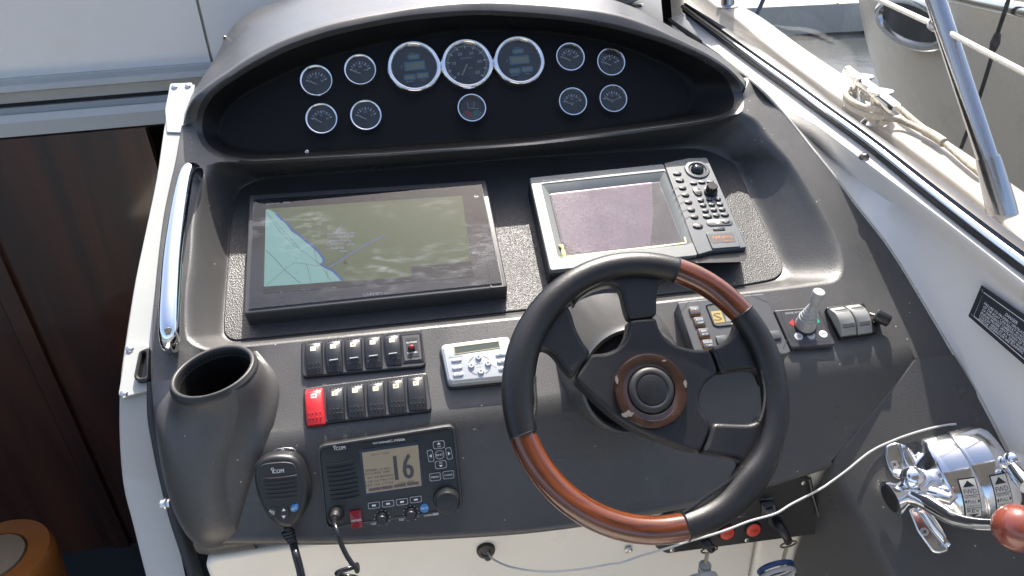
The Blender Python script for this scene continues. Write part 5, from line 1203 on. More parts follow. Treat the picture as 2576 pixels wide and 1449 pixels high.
# port lever: pivot boss with a dark end cap, rod and ball knob
def tdist(px, d): return np.array(tf.loc(at_dist(*px, d)))
MB().tube([(-.026, .004, .018), (-.034, .002, .022), (-.040, .0, .026), (-.046, .0, .028)], [.026, .024, .020, .020], 30).build('pivot_collar', chromew, t, smooth=50)
pv0, pv1 = np.array((-.046, .0, .028)), np.array((-.078, -.002, .032)); axp = nrm(pv1 - pv0)
MB().tube([pv0, pv0 * .5 + pv1 * .5, pv1 - axp * .004, pv1], [.017, .0165, .0235, .0245], 30).build('pivot_boss', chromew, t, smooth=40)
MB().tube([pv1 - axp * .002, pv1 + axp * .0012], [.0195, .0190], 28).build('pivot_cap', rubber, t)
b_ = MB(); b_.ball(tdist(zI(640, 610), dT - .05), .0165, 24, 14); b_.build('pivot_knuckle', chrome, t, smooth=180)
MB().tube([tdist(zI(770,735), dT - .04), tdist(zI(860,755), dT - .045), tdist(zI(950,790), dT - .05), tdist(zI(985,755), dT - .045)], [.011, .010, .009, .006], 16).build('neutral_latch', chromew, t, smooth=60)
lev = [((620,765), .045), ((720,800), .062), ((850,880), .085), ((960,945), .105), ((1060,985), .12), ((1200,1008), .14), ((1370,1015), .16), ((1430,1020), .168)]
LL = spline([tdist(zI(*p), dT - d) for p, d in lev], 6)
MB().tube(LL, [.0125 - .0055 * min(1, i / (len(LL) * .75)) for i in range(len(LL))], 18).build('lever', chrome, t, smooth=60)
kn = mat('knob_red_brown', (.22, .055, .035), .22, var=.35, varscale=30, coat=.6)
b_ = MB(); b_.ball(tdist(zI(1535, 1040), dT - .175), 47 / F * (dT - .175), 32, 20); b_.build('lever_knob', kn, t, smooth=180)
b_ = MB(); b_.ball(tdist(zI(1500, 455), dT - .02), 17 / F * dT * 1.1, 26, 16); b_.build('pivot_knuckle', chrome, t, smooth=180)
MB().tube([tdist(zI(1520,540), dT - .03), tdist(zI(1570,600), dT - .04), tdist(zI(1640,680), dT - .05)], .013, 16).build('lever', chrome, t, smooth=60)

# ================================================================== starboard coaming, windscreen
CT = Plane((.80, .72, 1.088), (-.15, -.15, 1))
WL = Plane(B.hit(2245, 637), (-.93, -.1, .35))
bot = [(1770,122),(1886,200),(1969,283),(2040,372),(2105,452),(2157,522),(2245,637),(2360,826),(2466,1003),(2576,1215),(2700,1440)]
tpp = [(1768,116),(1892,204),(1985,300),(2062,372),(2130,430),(2182,470),(2275,532),(2375,605),(2466,677),(2576,765),(2690,850)]
crs = [(1762,98),(1893,190),(1993,268),(2082,335),(2155,390),(2212,432),(2303,500),(2396,570),(2486,640),(2586,718),(2700,806)]
L1 = [(1716,30),(1880,156),(1985,232),(2082,303),(2162,362),(2222,410),(2318,490),(2415,568),(2505,638),(2602,712),(2712,796)]
L2 = [(1728,16),(1900,124),(2005,198),(2100,272),(2180,330),(2245,376),(2340,444),(2436,514),(2526,582),(2622,652),(2732,735)]
def bb(p):
    return B.hit(*p, -.002) if p[1] < 895 else T.hit(*p, -.002)
b3 = [CT.hit(*bot[0])] + [bb(p) for p in bot[1:]]
t3_ = [CT.hit(*tpp[0], -.004), CT.hit(*tpp[1], -.004), CT.hit(*tpp[2], -.012)] + [WL.hit(*p) for p in tpp[3:]]
c3_ = [CT.hit(*p) for p in crs]; l3_ = [CT.hit(*p, -.002) for p in L1]
for x_ in (b3, t3_, c3_, l3_): x_.append(x_[-1] + np.array([.0, -1.2, 0]) + np.array([0, 0, (b3[-1][2] * 0 - .0)]))
b3, t3_, c3_, l3_ = [spline(x, 5) for x in (b3, t3_, c3_, l3_)]
e3_ = [t * .35 + c * .65 + np.array([-.012, 0, .012]) for t, c in zip(t3_, c3_)]
o0 = b3[30]
t = thing('cockpit_coaming', 'white rounded cockpit side coaming along the edge of the dashboard', 'coaming', loc=tuple(o0))
MB().loft([b3, [a * .5 + b * .5 for a, b in zip(b3, t3_)], t3_] + bez(t3_, e3_, c3_, 6, True) + [l3_, [p + np.array([.08, 0, -.02]) for p in l3_]], flip=True).world(o0).build('side_panel', white, t, smooth=60, fix=True)
MB().tube([p - o0 + np.array([-.001, 0, .001]) for p in b3[5:]], .0028, 6).build('joint_bead', mat('bead_grey', (.42, .40, .36), .5, var=.3, varscale=60), t)
sf = Frame(CT, zN(1290, 1000)); k = MB().lathe((0, 0), [(sf.m(11), 0), (sf.m(11), .003), (sf.m(8), .006), (sf.m(5), .008), (sf.m(3.5), .007)], 22)
k.v = [tuple(sf.W(p) - o0) for p in k.v]; k.build('snap_stud', mat('stud_bronze', (.22, .2, .17), .3, metal=1.0), t, smooth=40)
# warning plate
pfm = Frame(WL, zO(1230, 840), (zO(1112, 650), zO(1350, 815)), h=.0005)
t = thing('warning_plate', 'black engraved danger plate screwed to the white coaming', 'sign', pfm)
pq = pfm.P(zz(zO, [(1110,613),(1560,925),(1490,1185),(1035,790)]))
MB().prism(pq, 0, .0016, .0004, 1).build('plate', mat('plate_black', (.012, .012, .013), .35, var=.4, varscale=80), t)
x_ = MB(); x_.strokes(pfm.P(zz(zO, [(1560,965),(1125,655),(1068,790),(1490,1150)])), .0008, .0018)
def tline(s_, p0, p1, px, size, al='l'):
    a = np.array(pfm.L(*zO(*p0))); b = np.array(pfm.L(*zO(*p1))); an = math.atan2(*(b - a)[::-1])
    x_.text(s_, *a, size, .0018, an, al, width=np.linalg.norm(b - a) if px else None)
ln = [('FAILURE TO PROPERLY VENTILATE ALL AREAS', (1130,716)), ('OF THE BOAT CAN RESULT IN ACCUMULATION', (1124,735)), ('OF DANGEROUS CARBON MONOXIDE GAS.', (1117,752)), ('ENSURE PROPER VENTILATION OF THE CABIN', (1110,769)), ('COCKPIT AREAS AT ALL TIMES WHEN ENGINES', (1102,785)), ('AND/OR GENERATOR ARE RUNNING.', (1096,801))]
for i, (s_, p) in enumerate(ln): tline(s_, p, (p[0] + 216, p[1] + 168), False, pfm.m(5.2))
tline('DANGER', (1250,778), (1318,832), True, pfm.m(6.5))
x_.build('lettering', print_w, t, smooth=0)
for p in ((1114,645),(1055,783)): lscrew(pfm, t, zO(*p), .004)
# windscreen frame and pane
ua = [CT.hit(*p, .016) for p in L2]; lb_ = [CT.hit(*p, .0) for p in L1]; ua.append(ua[-1] + np.array([0, -.9, 0])); lb_.append(lb_[-1] + np.array([0, -.9, 0]))
u3 = spline(ua, 5); l3b = spline(lb_, 5)
o0 = l3b[30]; t = thing('windscreen', 'side windscreen in a black and chrome frame above the white coaming', 'windscreen', loc=tuple(o0))
up = np.array([0, 0, 1.0])
m1 = [a * .72 + b * .28 + up * .012 for a, b in zip(l3b, u3)]
MB().loft([l3b, [p + up * .008 for p in l3b]] + [m1], flip=True).world(o0).build('gasket', rubber, t, smooth=30, fix=True)
MB().tube([p - o0 + up * .002 for p in [a * .80 + b * .20 + up * .008 for a, b in zip(l3b, u3)]], .0075, 12, flat=.7).build('chrome_trim', chrome, t)
MB().loft([[p - up * .002 for p in m1], [p + up * .006 for p in m1], [a * .45 + b * .55 + up * .014 for a, b in zip(l3b, u3)], [b + up * .006 for b in u3], [b - up * .03 for b in u3]], flip=True).world(o0).build('frame_rail', mat('frame_dark_blue', (.02, .024, .034), .25, rvar=.05), t, smooth=40, fix=True)
inb = np.array([-.30, 0, 1.0]); g0 = [p - up * .005 for p in u3]
MB().loft([g0, [p + inb * .75 for p in g0]]).world(o0).build('pane', glass('windscreen_glass', (.86, .87, .87), dust=.30, dustcol=(.55, .54, .52), scale=38, fres=1.35, floor=.05), t, smooth=0)
# corner post of the windscreen and the dash top behind the cowl
a = CT.hit(1690, 40); o0 = a; t = thing('windscreen_post', 'black windscreen corner post rising from the dash top', 'post', loc=tuple(a))
zt = B.hit(1886, 200)[2] - .004
P0 = [(1668,52),(1692,60),(1722,38),(1728,14)]; lo_ = [at_z(u, v, zt) for u, v in P0]; hi = [p + np.array([-.06, .02, .40]) for p in lo_]
MB().loft([[p - o0 for p in lo_], [p - o0 for p in hi]], closed=True).build('post', blackg, t, smooth=20, fix=True)
dt = [(1360,40),(1360,-120),(1640,-120),(1700,-40),(1728,14),(1765,104),(1886,196),(1850,196),(1760,150),(1650,92),(1540,55)]
MB().cdt([(u, -v) for u, v in dt], 0) if False else None
vs, es, fs, *_ = delaunay_2d_cdt([Vector((u, -v)) for u, v in dt], [], [list(range(len(dt)))], 1, 1e-5)
dtm = mat('dash_top', (.03, .036, .042), .3, bump=('noise', 700, .05), var=.2, varscale=6)
MB().add([at_z(p.x, -p.y, zt) for p in vs], [tuple(q) for q in fs]).world(DO).build('dash_top', dtm, dash, smooth=0)
p0 = at_z(1686, 50, zt + .012); p1 = at_z(1760, 106, zt + .010)
MB().tube([p0 - DO, (p0 + p1) / 2 - DO, p1 - DO], .006, 10).build('dash_top_seam', dtm, dash)
vf = Frame(Plane(at_z(1480, 2, zt + .01), (0, -.25, 1)), (1485, -14))
t = thing('defroster_vent', 'oval grey vent plate with a screw on the dash top behind the cowl', 'vent', vf)
vo = ellipse(0, 0, vf.m(125), vf.m(75), 0, 40); vi = ellipse(0, 0, vf.m(95), vf.m(50), 0, 40)
MB().frame(vo, vi, -.004, .006, .003).build('surround', mat('vent_grey', (.33, .34, .34), .4), t, smooth=50)
MB().flat(vi, -.001).build('mesh', blackp, t, smooth=0)
c = vf.L(1476, 3); MB().lathe(c, [(vf.m(8), .005), (vf.m(8), .0075), (vf.m(4), .008)], 16).build('screw', screwm, t)
df = Frame(Plane(at_z(1598, 12, zt), (0, 0, 1)), zS(800, 55))
MB().lathe((0, 0), [(df.m(14), 0), (df.m(13), .004), (df.m(6), .006)], 20).build('dash_top_button', steel, thing('dash_stud', 'small round metal stud on the dash top near the corner post', 'stud', df))

# ================================================================== side deck, cleat, stanchion
Z1, Z2 = .93, .985
deckm = mat('deck_gelcoat', (.27, .25, .22), .5, var=.04, varscale=6, bump=('noise', 500, .12), grime=((.42, .38, .31), 9, .3))
def struct(o): o['kind'] = 'structure'; return o
Q = zz(zN, [(120,-160),(330,20),(480,118),(700,302),(1000,525),(1300,735),(1700,1025),(2000,1255),(2250,1470),(2600,1760)])
O2 = zz(zN, [(330,-160),(420,-10),(600,105),(860,300),(1160,515),(1400,680),(1700,862),(1950,1035),(2150,1210),(2320,1340),(2700,1640)][:1] + [(420,-10),(600,105),(860,300),(1160,515),(1400,680),(1720,880),(1985,1048),(2262,1262),(2600,1560)])
q2 = [at_z(*p, Z2) for p in Q]; o2 = [at_z(*p, Z2) for p in O2]
print('deck', q2[-1], o2[-1]); q2.append(q2[-1] + np.array([0.05, -1.6, 0])); o2.append(o2[-1] + np.array([0.0, -1.6, 0]))
q2 = np.array(spline(q2, 4)); o2 = np.array(spline(o2, 4))
yg = np.linspace(min(q2[:, 1].max(), o2[:, 1].max()), max(q2[:, 1].min(), o2[:, 1].min()), 60)
ix = lambda a: np.interp(yg, a[::-1, 1], a[::-1, 0]) if a[0, 1] > a[-1, 1] else np.interp(yg, a[:, 1], a[:, 0])
qx, ox = ix(q2), ix(o2); ox = np.maximum(ox, qx + .12)
q2 = [np.array([x, y, Z2]) for x, y in zip(qx, yg)]; o2 = [np.array([x, y, Z2]) for x, y in zip(ox, yg)]
qi = [a + nrm(b - a) * .012 for a, b in zip(q2, o2)]; oi = [b + nrm(a - b) * .025 for a, b in zip(q2, o2)]
qd = [p + np.array([-.02, 0, Z1 - Z2]) for p in q2]
st = [np.array([min(p[0] - .03, max(p[0] - .5, .86 + max(0, (1.3 - p[1])) * .02)), p[1], p[2]]) for p in qd]
mb = MB(); mb.loft([st, [a + np.array([-.012, 0, 0]) for a in qd], [a + np.array([0, 0, .006]) for a in qd]] + bez([a - np.array([0, 0, .012]) for a in q2], q2, qi, 4) + [oi] + bez(oi, o2, [p + np.array([.0, 0, -.025]) for p in o2], 4, True) + [[p + np.array([-.05, 0, -.5]) for p in o2], [p + np.array([-.2, 0, -1.6]) for p in o2]], flip=True)
struct(mb.build('side_deck', deckm, None, smooth=50, fix=True))
# non-slip edge strip and a deck filler disc
fd_ = Frame(Plane((0, 0, Z1 + .002), (0, 0, 1)), zN(770, 385)); 
# cleat
CP = Plane((0, 0, Z2), (0, 0, 1))
f = Frame(CP, zN(1330, 660), (zN(1240, 560), zN(1390, 665)))
t = thing('mooring_cleat', 'chrome deck cleat with two posts and a rope wound round it', 'cleat', f)
A_ = np.array(f.loc(at_dist(*zN(1185, 440), 0) * 0 + at_z(*zN(1185, 445), Z2 + .066))); E_ = np.array(f.loc(at_z(*zN(1500, 700), Z2 + .066)))
MB().tube([A_, A_ * .97 + E_ * .03, A_ * .03 + E_ * .97, E_], [.012, .016, .016, .012], 16).build('bar', chrome, t, smooth=50)
for s in (.30, .68):
    c = A_ * (1 - s) + E_ * s
    MB().lathe((c[0], c[1]), [(.030, 0), (.024, .008), (.016, .025), (.016, .045), (.020, .066), (.030, .076), (.030, .080), (.012, .083)], 22).build('post', chrome, t, smooth=50)
ropem = mat('rope_grey', (.42, .38, .31), .8, bump=('voronoi', 260, 1.0), var=.25, varscale=120)
def ropepath(name, label, P, r, cat='rope', m=ropem):
    P = spline(P, 6); o = P[0]; b = MB().tube([p - o for p in P], r, 10).build(name, m); b.location = o; return tag(b, label, cat)
c1 = f.W(A_ * .68 + E_ * .32); c2 = f.W(A_ * .3 + E_ * .7); dd = nrm(c2 - c1); sd = np.cross([0, 0, 1], dd)
P = []
for i in range(19):
    a = i * math.pi * 2 / 9; cx_ = (c1 + c2) / 2; P.append(np.array([cx_[0], cx_[1], Z2 + .012 + .0018 * i]) + dd * .105 * math.cos(a) + sd * .045 * math.sin(a))
P += [np.array([*at_z(*zN(1440, 740), Z2 + .03)]), at_z(*zN(1540, 770), Z2 + .02), at_z(*zN(1680, 835), Z2 + .018), at_z(*zN(1800, 905), Z2 + .018), at_z(*zN(1920, 1010), Z2 + .016), at_z(*zN(2040, 1110), Z2 + .012), at_z(*zN(2120, 1200), Z2 - .02)]
ropepath('mooring_rope', 'pale braided mooring rope wound on the deck cleat and led aft', P, .0072)
ropepath('mooring_rope_tail', 'second strand of pale rope running from the cleat into the splice', [at_z(*zN(1520, 690), Z2 + .03), at_z(*zN(1600, 760), Z2 + .025), at_z(*zN(1690, 830), Z2 + .018), at_z(*zN(1760, 870), Z2 + .018)], .0075)
ropepath('rope_whipping', 'thick whipped splice on the mooring rope aft of the cleat', [at_z(*zN(1680, 832), Z2 + .02), at_z(*zN(1740, 865), Z2 + .02), at_z(*zN(1800, 905), Z2 + .02)], .0105, 'rope')
# stanchion with base
sb = at_z(*zN(2165, 1330), Z2); s1 = at_x(*zN(2085, 1030), sb[0] - .02); s2 = at_x(*zN(1745, 0), sb[0] - .05); s3 = s2 + (s2 - s1) * .5
rs = 20 / F * np.linalg.norm(s1 - CAM)
t = thing('rail_stanchion', 'slanting polished steel rail stanchion with a socket base on the side deck', 'stanchion', loc=tuple(sb))
stl = mat('stanchion_steel', (.5, .51, .54), .2, metal=1.0, rvar=.05)
MB().tube([s1 - sb, s3 - sb], rs, 22).build('tube', stl, t, smooth=60)
dn_ = nrm(sb - s1); MB().tube([s1 - sb - dn_ * .01, s1 - sb, -dn_ * .012, dn_ * .10], [rs * 1.12, rs * 1.2, rs * 1.4, rs * 1.5], 24).build('socket', stl, t, smooth=40)
s0b = at_z(*zS(1710, 70), Z2); t = thing('rail_post', 'short steel rail post foot on the side deck near the windscreen corner', 'stanchion', loc=tuple(s0b))
MB().tube([(0, 0, 0), (0, .05, .25), (0, .1, .5)], .03, 18).build('tube', stl, t, smooth=60); MB().lathe((0, 0), [(.045, 0), (.045, .006), (.03, .012)], 20).build('foot_ring', stl, t)
# lifeline through an eye on the stanchion
a = at_x(*zN(1370, -10), sb[0] - .03); m_ = at_x(*zN(1740, 160), sb[0] - .05); b = at_x(*zN(2330, 470), sb[0] - .03)
ll = [a + (m_ - a) * i / 4 for i in range(4)] + [m_ + (b - m_) * i / 4 for i in range(5)]; ll[-1] = b + (b - m_) * .3; ll[0] = a - (m_ - a) * .4
ropepath('lifeline', 'thin white lifeline passing through the eye on the slanting stanchion', ll, .0052, 'wire', mat('lifeline_white', (.7, .68, .62), .5))
f = thing('lifeline_eye', 'small wire eye holding the lifeline to the stanchion', 'eye', loc=tuple(m_)); mb = MB(); ring(mb, (0, 0, 0), .013, (0, .8, .6), (1, 0, 0), .0035); mb.build('loop', steel, f)
# blue line hanging from the bow
ropepath('blue_line', 'short blue line hanging over the side deck edge', [at_z(*zN(660, -20), 1.02), at_z(*zN(630, 50), .95), at_z(*zN(600, 105), .90)], .010, 'rope', mat('rope_blue', (.05, .12, .32), .7))

# ================================================================== water, pontoon, neighbouring boat
wm = mat('water_dark', (.035, .04, .04), .2, spec=.2, bump=('noise', 1.6, 1.0), var=.3, varscale=.8)
wm.node_tree.nodes['Bump'].inputs['Distance'].default_value = .012
struct(MB().add([(-60, -40, -.45), (120, -40, -.45), (120, 160, -.45), (-60, 160, -.45)], [(0, 1, 2, 3)]).build('water', wm, None, smooth=0))
pc = at_z(2000, -30, -.1); t = thing('pontoon', 'cream floating pontoon beyond the strip of dark water', 'pontoon', loc=tuple(pc))
dm = mat('pontoon_concrete', (.52, .48, .41), .7, var=.1, varscale=3)
e0 = at_z(1830, 22, -.1); e1 = at_z(2160, 6, -.1); dv = nrm(e1 - e0); pn = np.array([-dv[1], dv[0], 0]); e0 = e0 - dv * 4; e1 = e1 + dv * 8
MB().prism([tuple((p - pc)[:2]) for p in (e0, e1, e1 + pn * 3, e0 + pn * 3)], -.33, 0, .02).build('slab', dm, t)
for i in range(9):
    q_ = e0 + dv * (i * 1.6 + .5) + pn * 1.5 - pc; MB().prism([tuple((q_ + dv * a + pn * b)[:2]) for a, b in ((-.01, -1.5), (.01, -1.5), (.01, 1.5), (-.01, 1.5))], 0, .004).build('joint', mat('joint_dark', (.2, .18, .15), .8), t, smooth=0)
# neighbouring hull alongside
hm = mat('hull_beige', (.88, .78, .62), .25, var=.03, varscale=1, coat=.3, grime=((.33, .3, .25), 1.5, .4))
HX = 2.35
cols = [0, .10, .25, .5, .9, 1.5, 2.4, 4]; rows = [-260, -120, 0, 90, 170, 260, 380, 560, 800, 1100]
edge = {-260: 2110, -120: 2128, 0: 2143, 90: 2159, 170: 2180, 260: 2212, 380: 2262, 560: 2350, 800: 2480, 1100: 2650}
G_ = []
for v in rows:
    r_ = []
    for c in cols:
        u = edge[v] + c * 260; X = HX + .45 * math.exp(-c * 5) + .22 * max(0, (v + 100)) / 700
        r_.append(at_x(u, v, X))
    G_.append(r_)
o0 = G_[5][3]; t = thing('neighbouring_boat', 'beige hull of the neighbouring boat with a chrome ringed porthole', 'boat', loc=tuple(o0))
inn_ = [[p + np.array([.5, .3, 0]) for p in [r_[0]]] + r_ for r_ in G_]
hull_top = [p + np.array([.8, 0, .05]) for p in inn_[0]]
MB().loft([hull_top] + inn_, flip=True).world(o0).build('hull', hm, t, smooth=70, sub=1, fix=True)
ph = at_x(*zN(1605, 140), HX + .055); hn = nrm([-1, 0, -.16]); fy_ = np.array([0, 1.0, 0]); fz = nrm(np.cross(hn, fy_)); 
if fz[2] < 0: fz = -fz
def oval(a, b, off): return [ph - o0 + fy_ * a * math.cos(2 * math.pi * i / 36) + fz * b * math.sin(2 * math.pi * i / 36) + hn * off for i in range(36)]
MB().loft([oval(.285, .125, -.02), oval(.28, .12, .02), oval(.265, .108, .03), oval(.235, .085, .028), oval(.225, .078, .008)], closed=True).build('porthole_ring', chromew, t, smooth=60, fix=True)
MB().loft([oval(.228, .08, .012)], closed=True, cap0=True).build('porthole_pane', blackg, t, smooth=0, fix=True)
MB().tube([at_x(2350, -25, HX - .1) - o0, at_x(2470, 4, HX - .1) - o0, at_x(2600, 30, HX - .1) - o0, at_x(2800, 70, HX - .1) - o0], .028, 14).build('rub_rail', chrome, t)
ropepath('fender_line', 'thin black line hanging down the neighbouring hull', [at_x(2540, -10, HX - .15), at_x(2524, 40, HX - .14), at_x(2506, 95, HX - .1), at_x(2490, 160, HX - .08), at_x(2455, 270, HX - .05), at_x(2418, 372, HX - .03)], .008, 'rope', rubber)
b_ = MB(); kp_ = at_x(2503, 108, HX - .1); bb_ = MB().tube([np.array([0, 0, .035]), np.array([0, 0, 0]), np.array([0, 0, -.03])], [.012, .018, .012], 10).build('line_knot', rubber); bb_.location = kp_; tag(bb_, 'small knot in the black line on the neighbouring hull', 'knot')

# ================================================================== companionway: door, rails, post, cabin
YD = 1.72; z0 = at_y(0, 197, YD)[2]
ZTP = at_y(300, -40, YD)[2]
def xr(u, v, y): return at_y(u, v, y)[0]
XL, XR_ = -3.2, -.22
prof = [(197, 0.0, .0), (200, .004, 0), (202, .028, 0), (216, .030, 0), (219, .045, 0), (234, .050, 0), (236, .030, 0), (262, .030, 0)]
prof2 = [(271, .022), (274, .034), (290, .036), (292, .060), (312, .075), (347, .078)]
def pr(v, dy): p = at_y(0, v, YD - dy); return p[1], p[2]
o0 = np.array([-1.0, YD, z0])
t = thing('cabin_door', 'smooth white sliding cabin door with ribbed rails over the dark companionway', 'door', loc=tuple(o0))
P = [(YD, z0 + 1.4), (YD, z0 + .001)]
sx_ = at_y(515, 75, YD)[0]; sxb = at_y(531, 152, YD)[0]; sx_ = (sx_ + sxb) / 2
for nm, x0, x1 in (('door_panel', XL, sx_ - .003), ('door_panel', sx_ + .003, XR_ + .30)):
    bm_ = MB().add([(x0, YD, z0 - .004), (x1, YD, z0 - .004), (x1, YD, ZTP), (x0, YD, ZTP), (x0, YD + .02, z0 - .004), (x1, YD + .02, z0 - .004), (x1, YD + .02, ZTP), (x0, YD + .02, ZTP)], [(0, 1, 2, 3), (1, 5, 6, 2), (4, 0, 3, 7), (4, 5, 1, 0)])
    bm_.world(o0).build(nm, white, t, smooth=0)
MB().tube([(sx_ - o0[0], .012, 0), (sx_ - o0[0], .012, ZTP - z0)], .007, 6).build('seam', mat('seam_tan', (.35, .32, .27), .6), t)
def extr(nm, pts, m, x1=XR_):
    L_ = [[(x - o0[0], y - o0[1], z - o0[2]) for (y, z) in pts] for x in (XL, x1)]
    return MB().loft(L_).build(nm, m, t, smooth=25, fix=True)
pp = [pr(v, d) for v, d, _ in prof]
extr('upper_rail', pp, alu, XR_ + .5)
extr('gasket_strip', [pr(262, .030), pr(264, .020), pr(271, .020)], rubber)
extr('lower_rail', [pr(v, d) for v, d in prof2], alu)
extr('polished_lip', [pr(347, .078), pr(352, .072), pr(354, .03)], mat('polished_lip', (.7, .62, .52), .08, metal=1.0))
# post flange beside the dash
PB = B.off(-.045)
pe = [(429,213),(410,327),(392,447),(366,573),(339,701),(315,850),(301,958),(299,1087),(309,1215),(333,1313),(367,1449),(410,1600)]
pr_ = [(490,213),(478,327),(462,447),(440,573),(425,701),(415,850),(408,958),(398,1087),(412,1215),(440,1313),(466,1449),(510,1600)]
PV2 = Plane(PB.hit(301, 958), el(40))
def php(p, d=0): return (PB if p[1] < 960 else PV2).hit(*p, d)
a3 = spline([php(p) for p in pe], 4); c3b = spline([php(p) for p in pr_], 4); o0 = a3[20]
t = thing('companionway_post', 'pale riveted metal flange running down beside the dash edge', 'post', loc=tuple(o0))
MB().loft([[p + np.array([.004, .02, -.05]) for p in a3], [p + np.array([0, 0, -.004]) for p in a3], [p + (q - p) * .05 for p, q in zip(a3, c3b)], c3b], flip=True).world(o0).build('flange', alu, t, smooth=40, fix=True)
def onpost(nm, pts, m, h0, h1, bev=.0006):
    f_ = Frame(PB, pts[0]); b = MB().prism_cdt(roundpoly(f_.P(pts), .003), h0, h1, bev, 2); b.v = [tuple(f_.W(p) - o0) for p in b.v]; return b.build(nm, m, t, smooth=40)
onpost('top_bracket', zz(zK, [(1392,690),(1570,682),(1548,840),(1480,1090),(1365,1085),(1350,900)]), mat('bracket_grey', (.34, .36, .37), .35, rvar=.05), 0, .003)
onpost('hinge_plate', zz(zL, [(150,1108),(175,1098),(275,1108),(280,1360),(110,1405),(102,1380)]), alu, 0, .003)
def rivet(px, r=.006):
    f_ = Frame(PB, px, h=.003); b = MB().lathe((0, 0), [(r, 0), (r * .9, .002), (r * .5, .0035)], 16); b.v = [tuple(f_.W(p) - o0) for p in b.v]; b.build('rivet', steel, t, smooth=60)
for p in (zK(1424, 708), zK(1533, 700), zL(162, 1122), zL(128, 1378)): rivet(p)
f_ = Frame(PB, zL(240, 1220), h=.003); tl = thing('door_latch', 'small black rubber catch on the pale post beside the cup holder', 'latch', f_)
oq = roundpoly(f_.P(zz(zL, [(225,1150),(285,1125),(285,1310),(215,1320),(196,1295)])), .004); iq = roundpoly(inset(f_.P(zz(zL, [(225,1150),(285,1125),(285,1310),(215,1320),(196,1295)])), .005), .004)
MB().frame(oq, iq, 0, .010, .002, hin=.001).build('body', rubber, tl, smooth=40); MB().flat(iq, .0012).build('recess', blackg, tl, smooth=0)
# black weather strip between post and console
g0_ = [(384,960),(384,1044),(392,1110),(404,1180),(430,1290),(458,1380),(480,1449),(520,1580)]; g1_ = [(392,960),(394,1044),(408,1130),(424,1200),(452,1300),(482,1390),(506,1449),(548,1580)]
ws = MB().tube([p for p in spline([php(((a[0] + b[0]) / 2, a[1]), .006) for a, b in zip(g0_, g1_)], 4)], .010, 10); o1 = np.array(ws.v[0]); o_ = ws.world(o1).build('weather_strip', rubber); o_.location = o1; tag(o_, 'black rubber weather strip between the pale post and the cup holder', 'seal')
# grab rail on the port edge of the dash
hp_ = [(zL(545,140), .002), (zL(540,105), .02), (zL(505,95), .036), (zL(480,140), .042), (zL(455,260), .045), (zL(430,420), .046), (zL(408,600), .046), (zL(396,780), .045), (zL(388,930), .043), (zL(388,1030), .038), (zL(392,1095), .024), (zL(396,1115), .004)]
W_ = [B.hit(*p, h_) for p, h_ in hp_]; o1 = W_[0]; t = thing('grab_rail', 'polished chrome grab rail along the edge of the dash above the cup holder', 'grab rail', loc=tuple(o1))
rr = spline([(r,) for r in (.010, .0105, .011, .0115, .0125, .0135, .0142, .0145, .0145, .014, .0125, .011)], 6)
MB().tube([p - o1 for p in spline(W_, 6)], [float(r[0]) for r in rr], 24).build('rail', chrome, t, smooth=80)
# cabin beyond the companionway
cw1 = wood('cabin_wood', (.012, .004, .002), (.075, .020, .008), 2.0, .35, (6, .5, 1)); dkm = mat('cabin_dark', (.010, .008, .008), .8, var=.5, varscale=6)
def box(nm, lo, hi, m, kind=True, parent=None, o=None):
    x0, y0, z0_ = lo; x1, y1, z1_ = hi
    b = MB().add([(x0, y0, z0_), (x1, y0, z0_), (x1, y1, z0_), (x0, y1, z0_), (x0, y0, z1_), (x1, y0, z1_), (x1, y1, z1_), (x0, y1, z1_)], [(0, 3, 2, 1), (4, 5, 6, 7), (0, 1, 5, 4), (1, 2, 6, 5), (2, 3, 7, 6), (3, 0, 4, 7)])
    if o is not None: b.world(np.array(o))
    ob = b.build(nm, m, parent, smooth=0)
    if kind: ob['kind'] = 'structure'
    return ob
zr = pr(350, .07)[1]
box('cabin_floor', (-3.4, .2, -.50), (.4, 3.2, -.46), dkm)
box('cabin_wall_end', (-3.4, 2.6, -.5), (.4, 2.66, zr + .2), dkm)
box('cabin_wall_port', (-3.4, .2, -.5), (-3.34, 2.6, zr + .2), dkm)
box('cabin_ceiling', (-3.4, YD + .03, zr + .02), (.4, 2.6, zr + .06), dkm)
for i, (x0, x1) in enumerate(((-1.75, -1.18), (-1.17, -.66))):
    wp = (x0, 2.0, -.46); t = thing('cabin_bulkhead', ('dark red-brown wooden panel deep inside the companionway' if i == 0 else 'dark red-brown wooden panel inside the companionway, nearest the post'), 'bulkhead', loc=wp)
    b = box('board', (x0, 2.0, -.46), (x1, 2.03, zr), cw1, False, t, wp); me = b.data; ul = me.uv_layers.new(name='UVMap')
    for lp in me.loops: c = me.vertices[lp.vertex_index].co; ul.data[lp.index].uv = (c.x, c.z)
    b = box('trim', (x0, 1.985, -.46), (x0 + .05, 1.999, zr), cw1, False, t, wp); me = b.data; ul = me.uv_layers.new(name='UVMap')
    for lp in me.loops: c = me.vertices[lp.vertex_index].co; ul.data[lp.index].uv = (c.x, c.z)
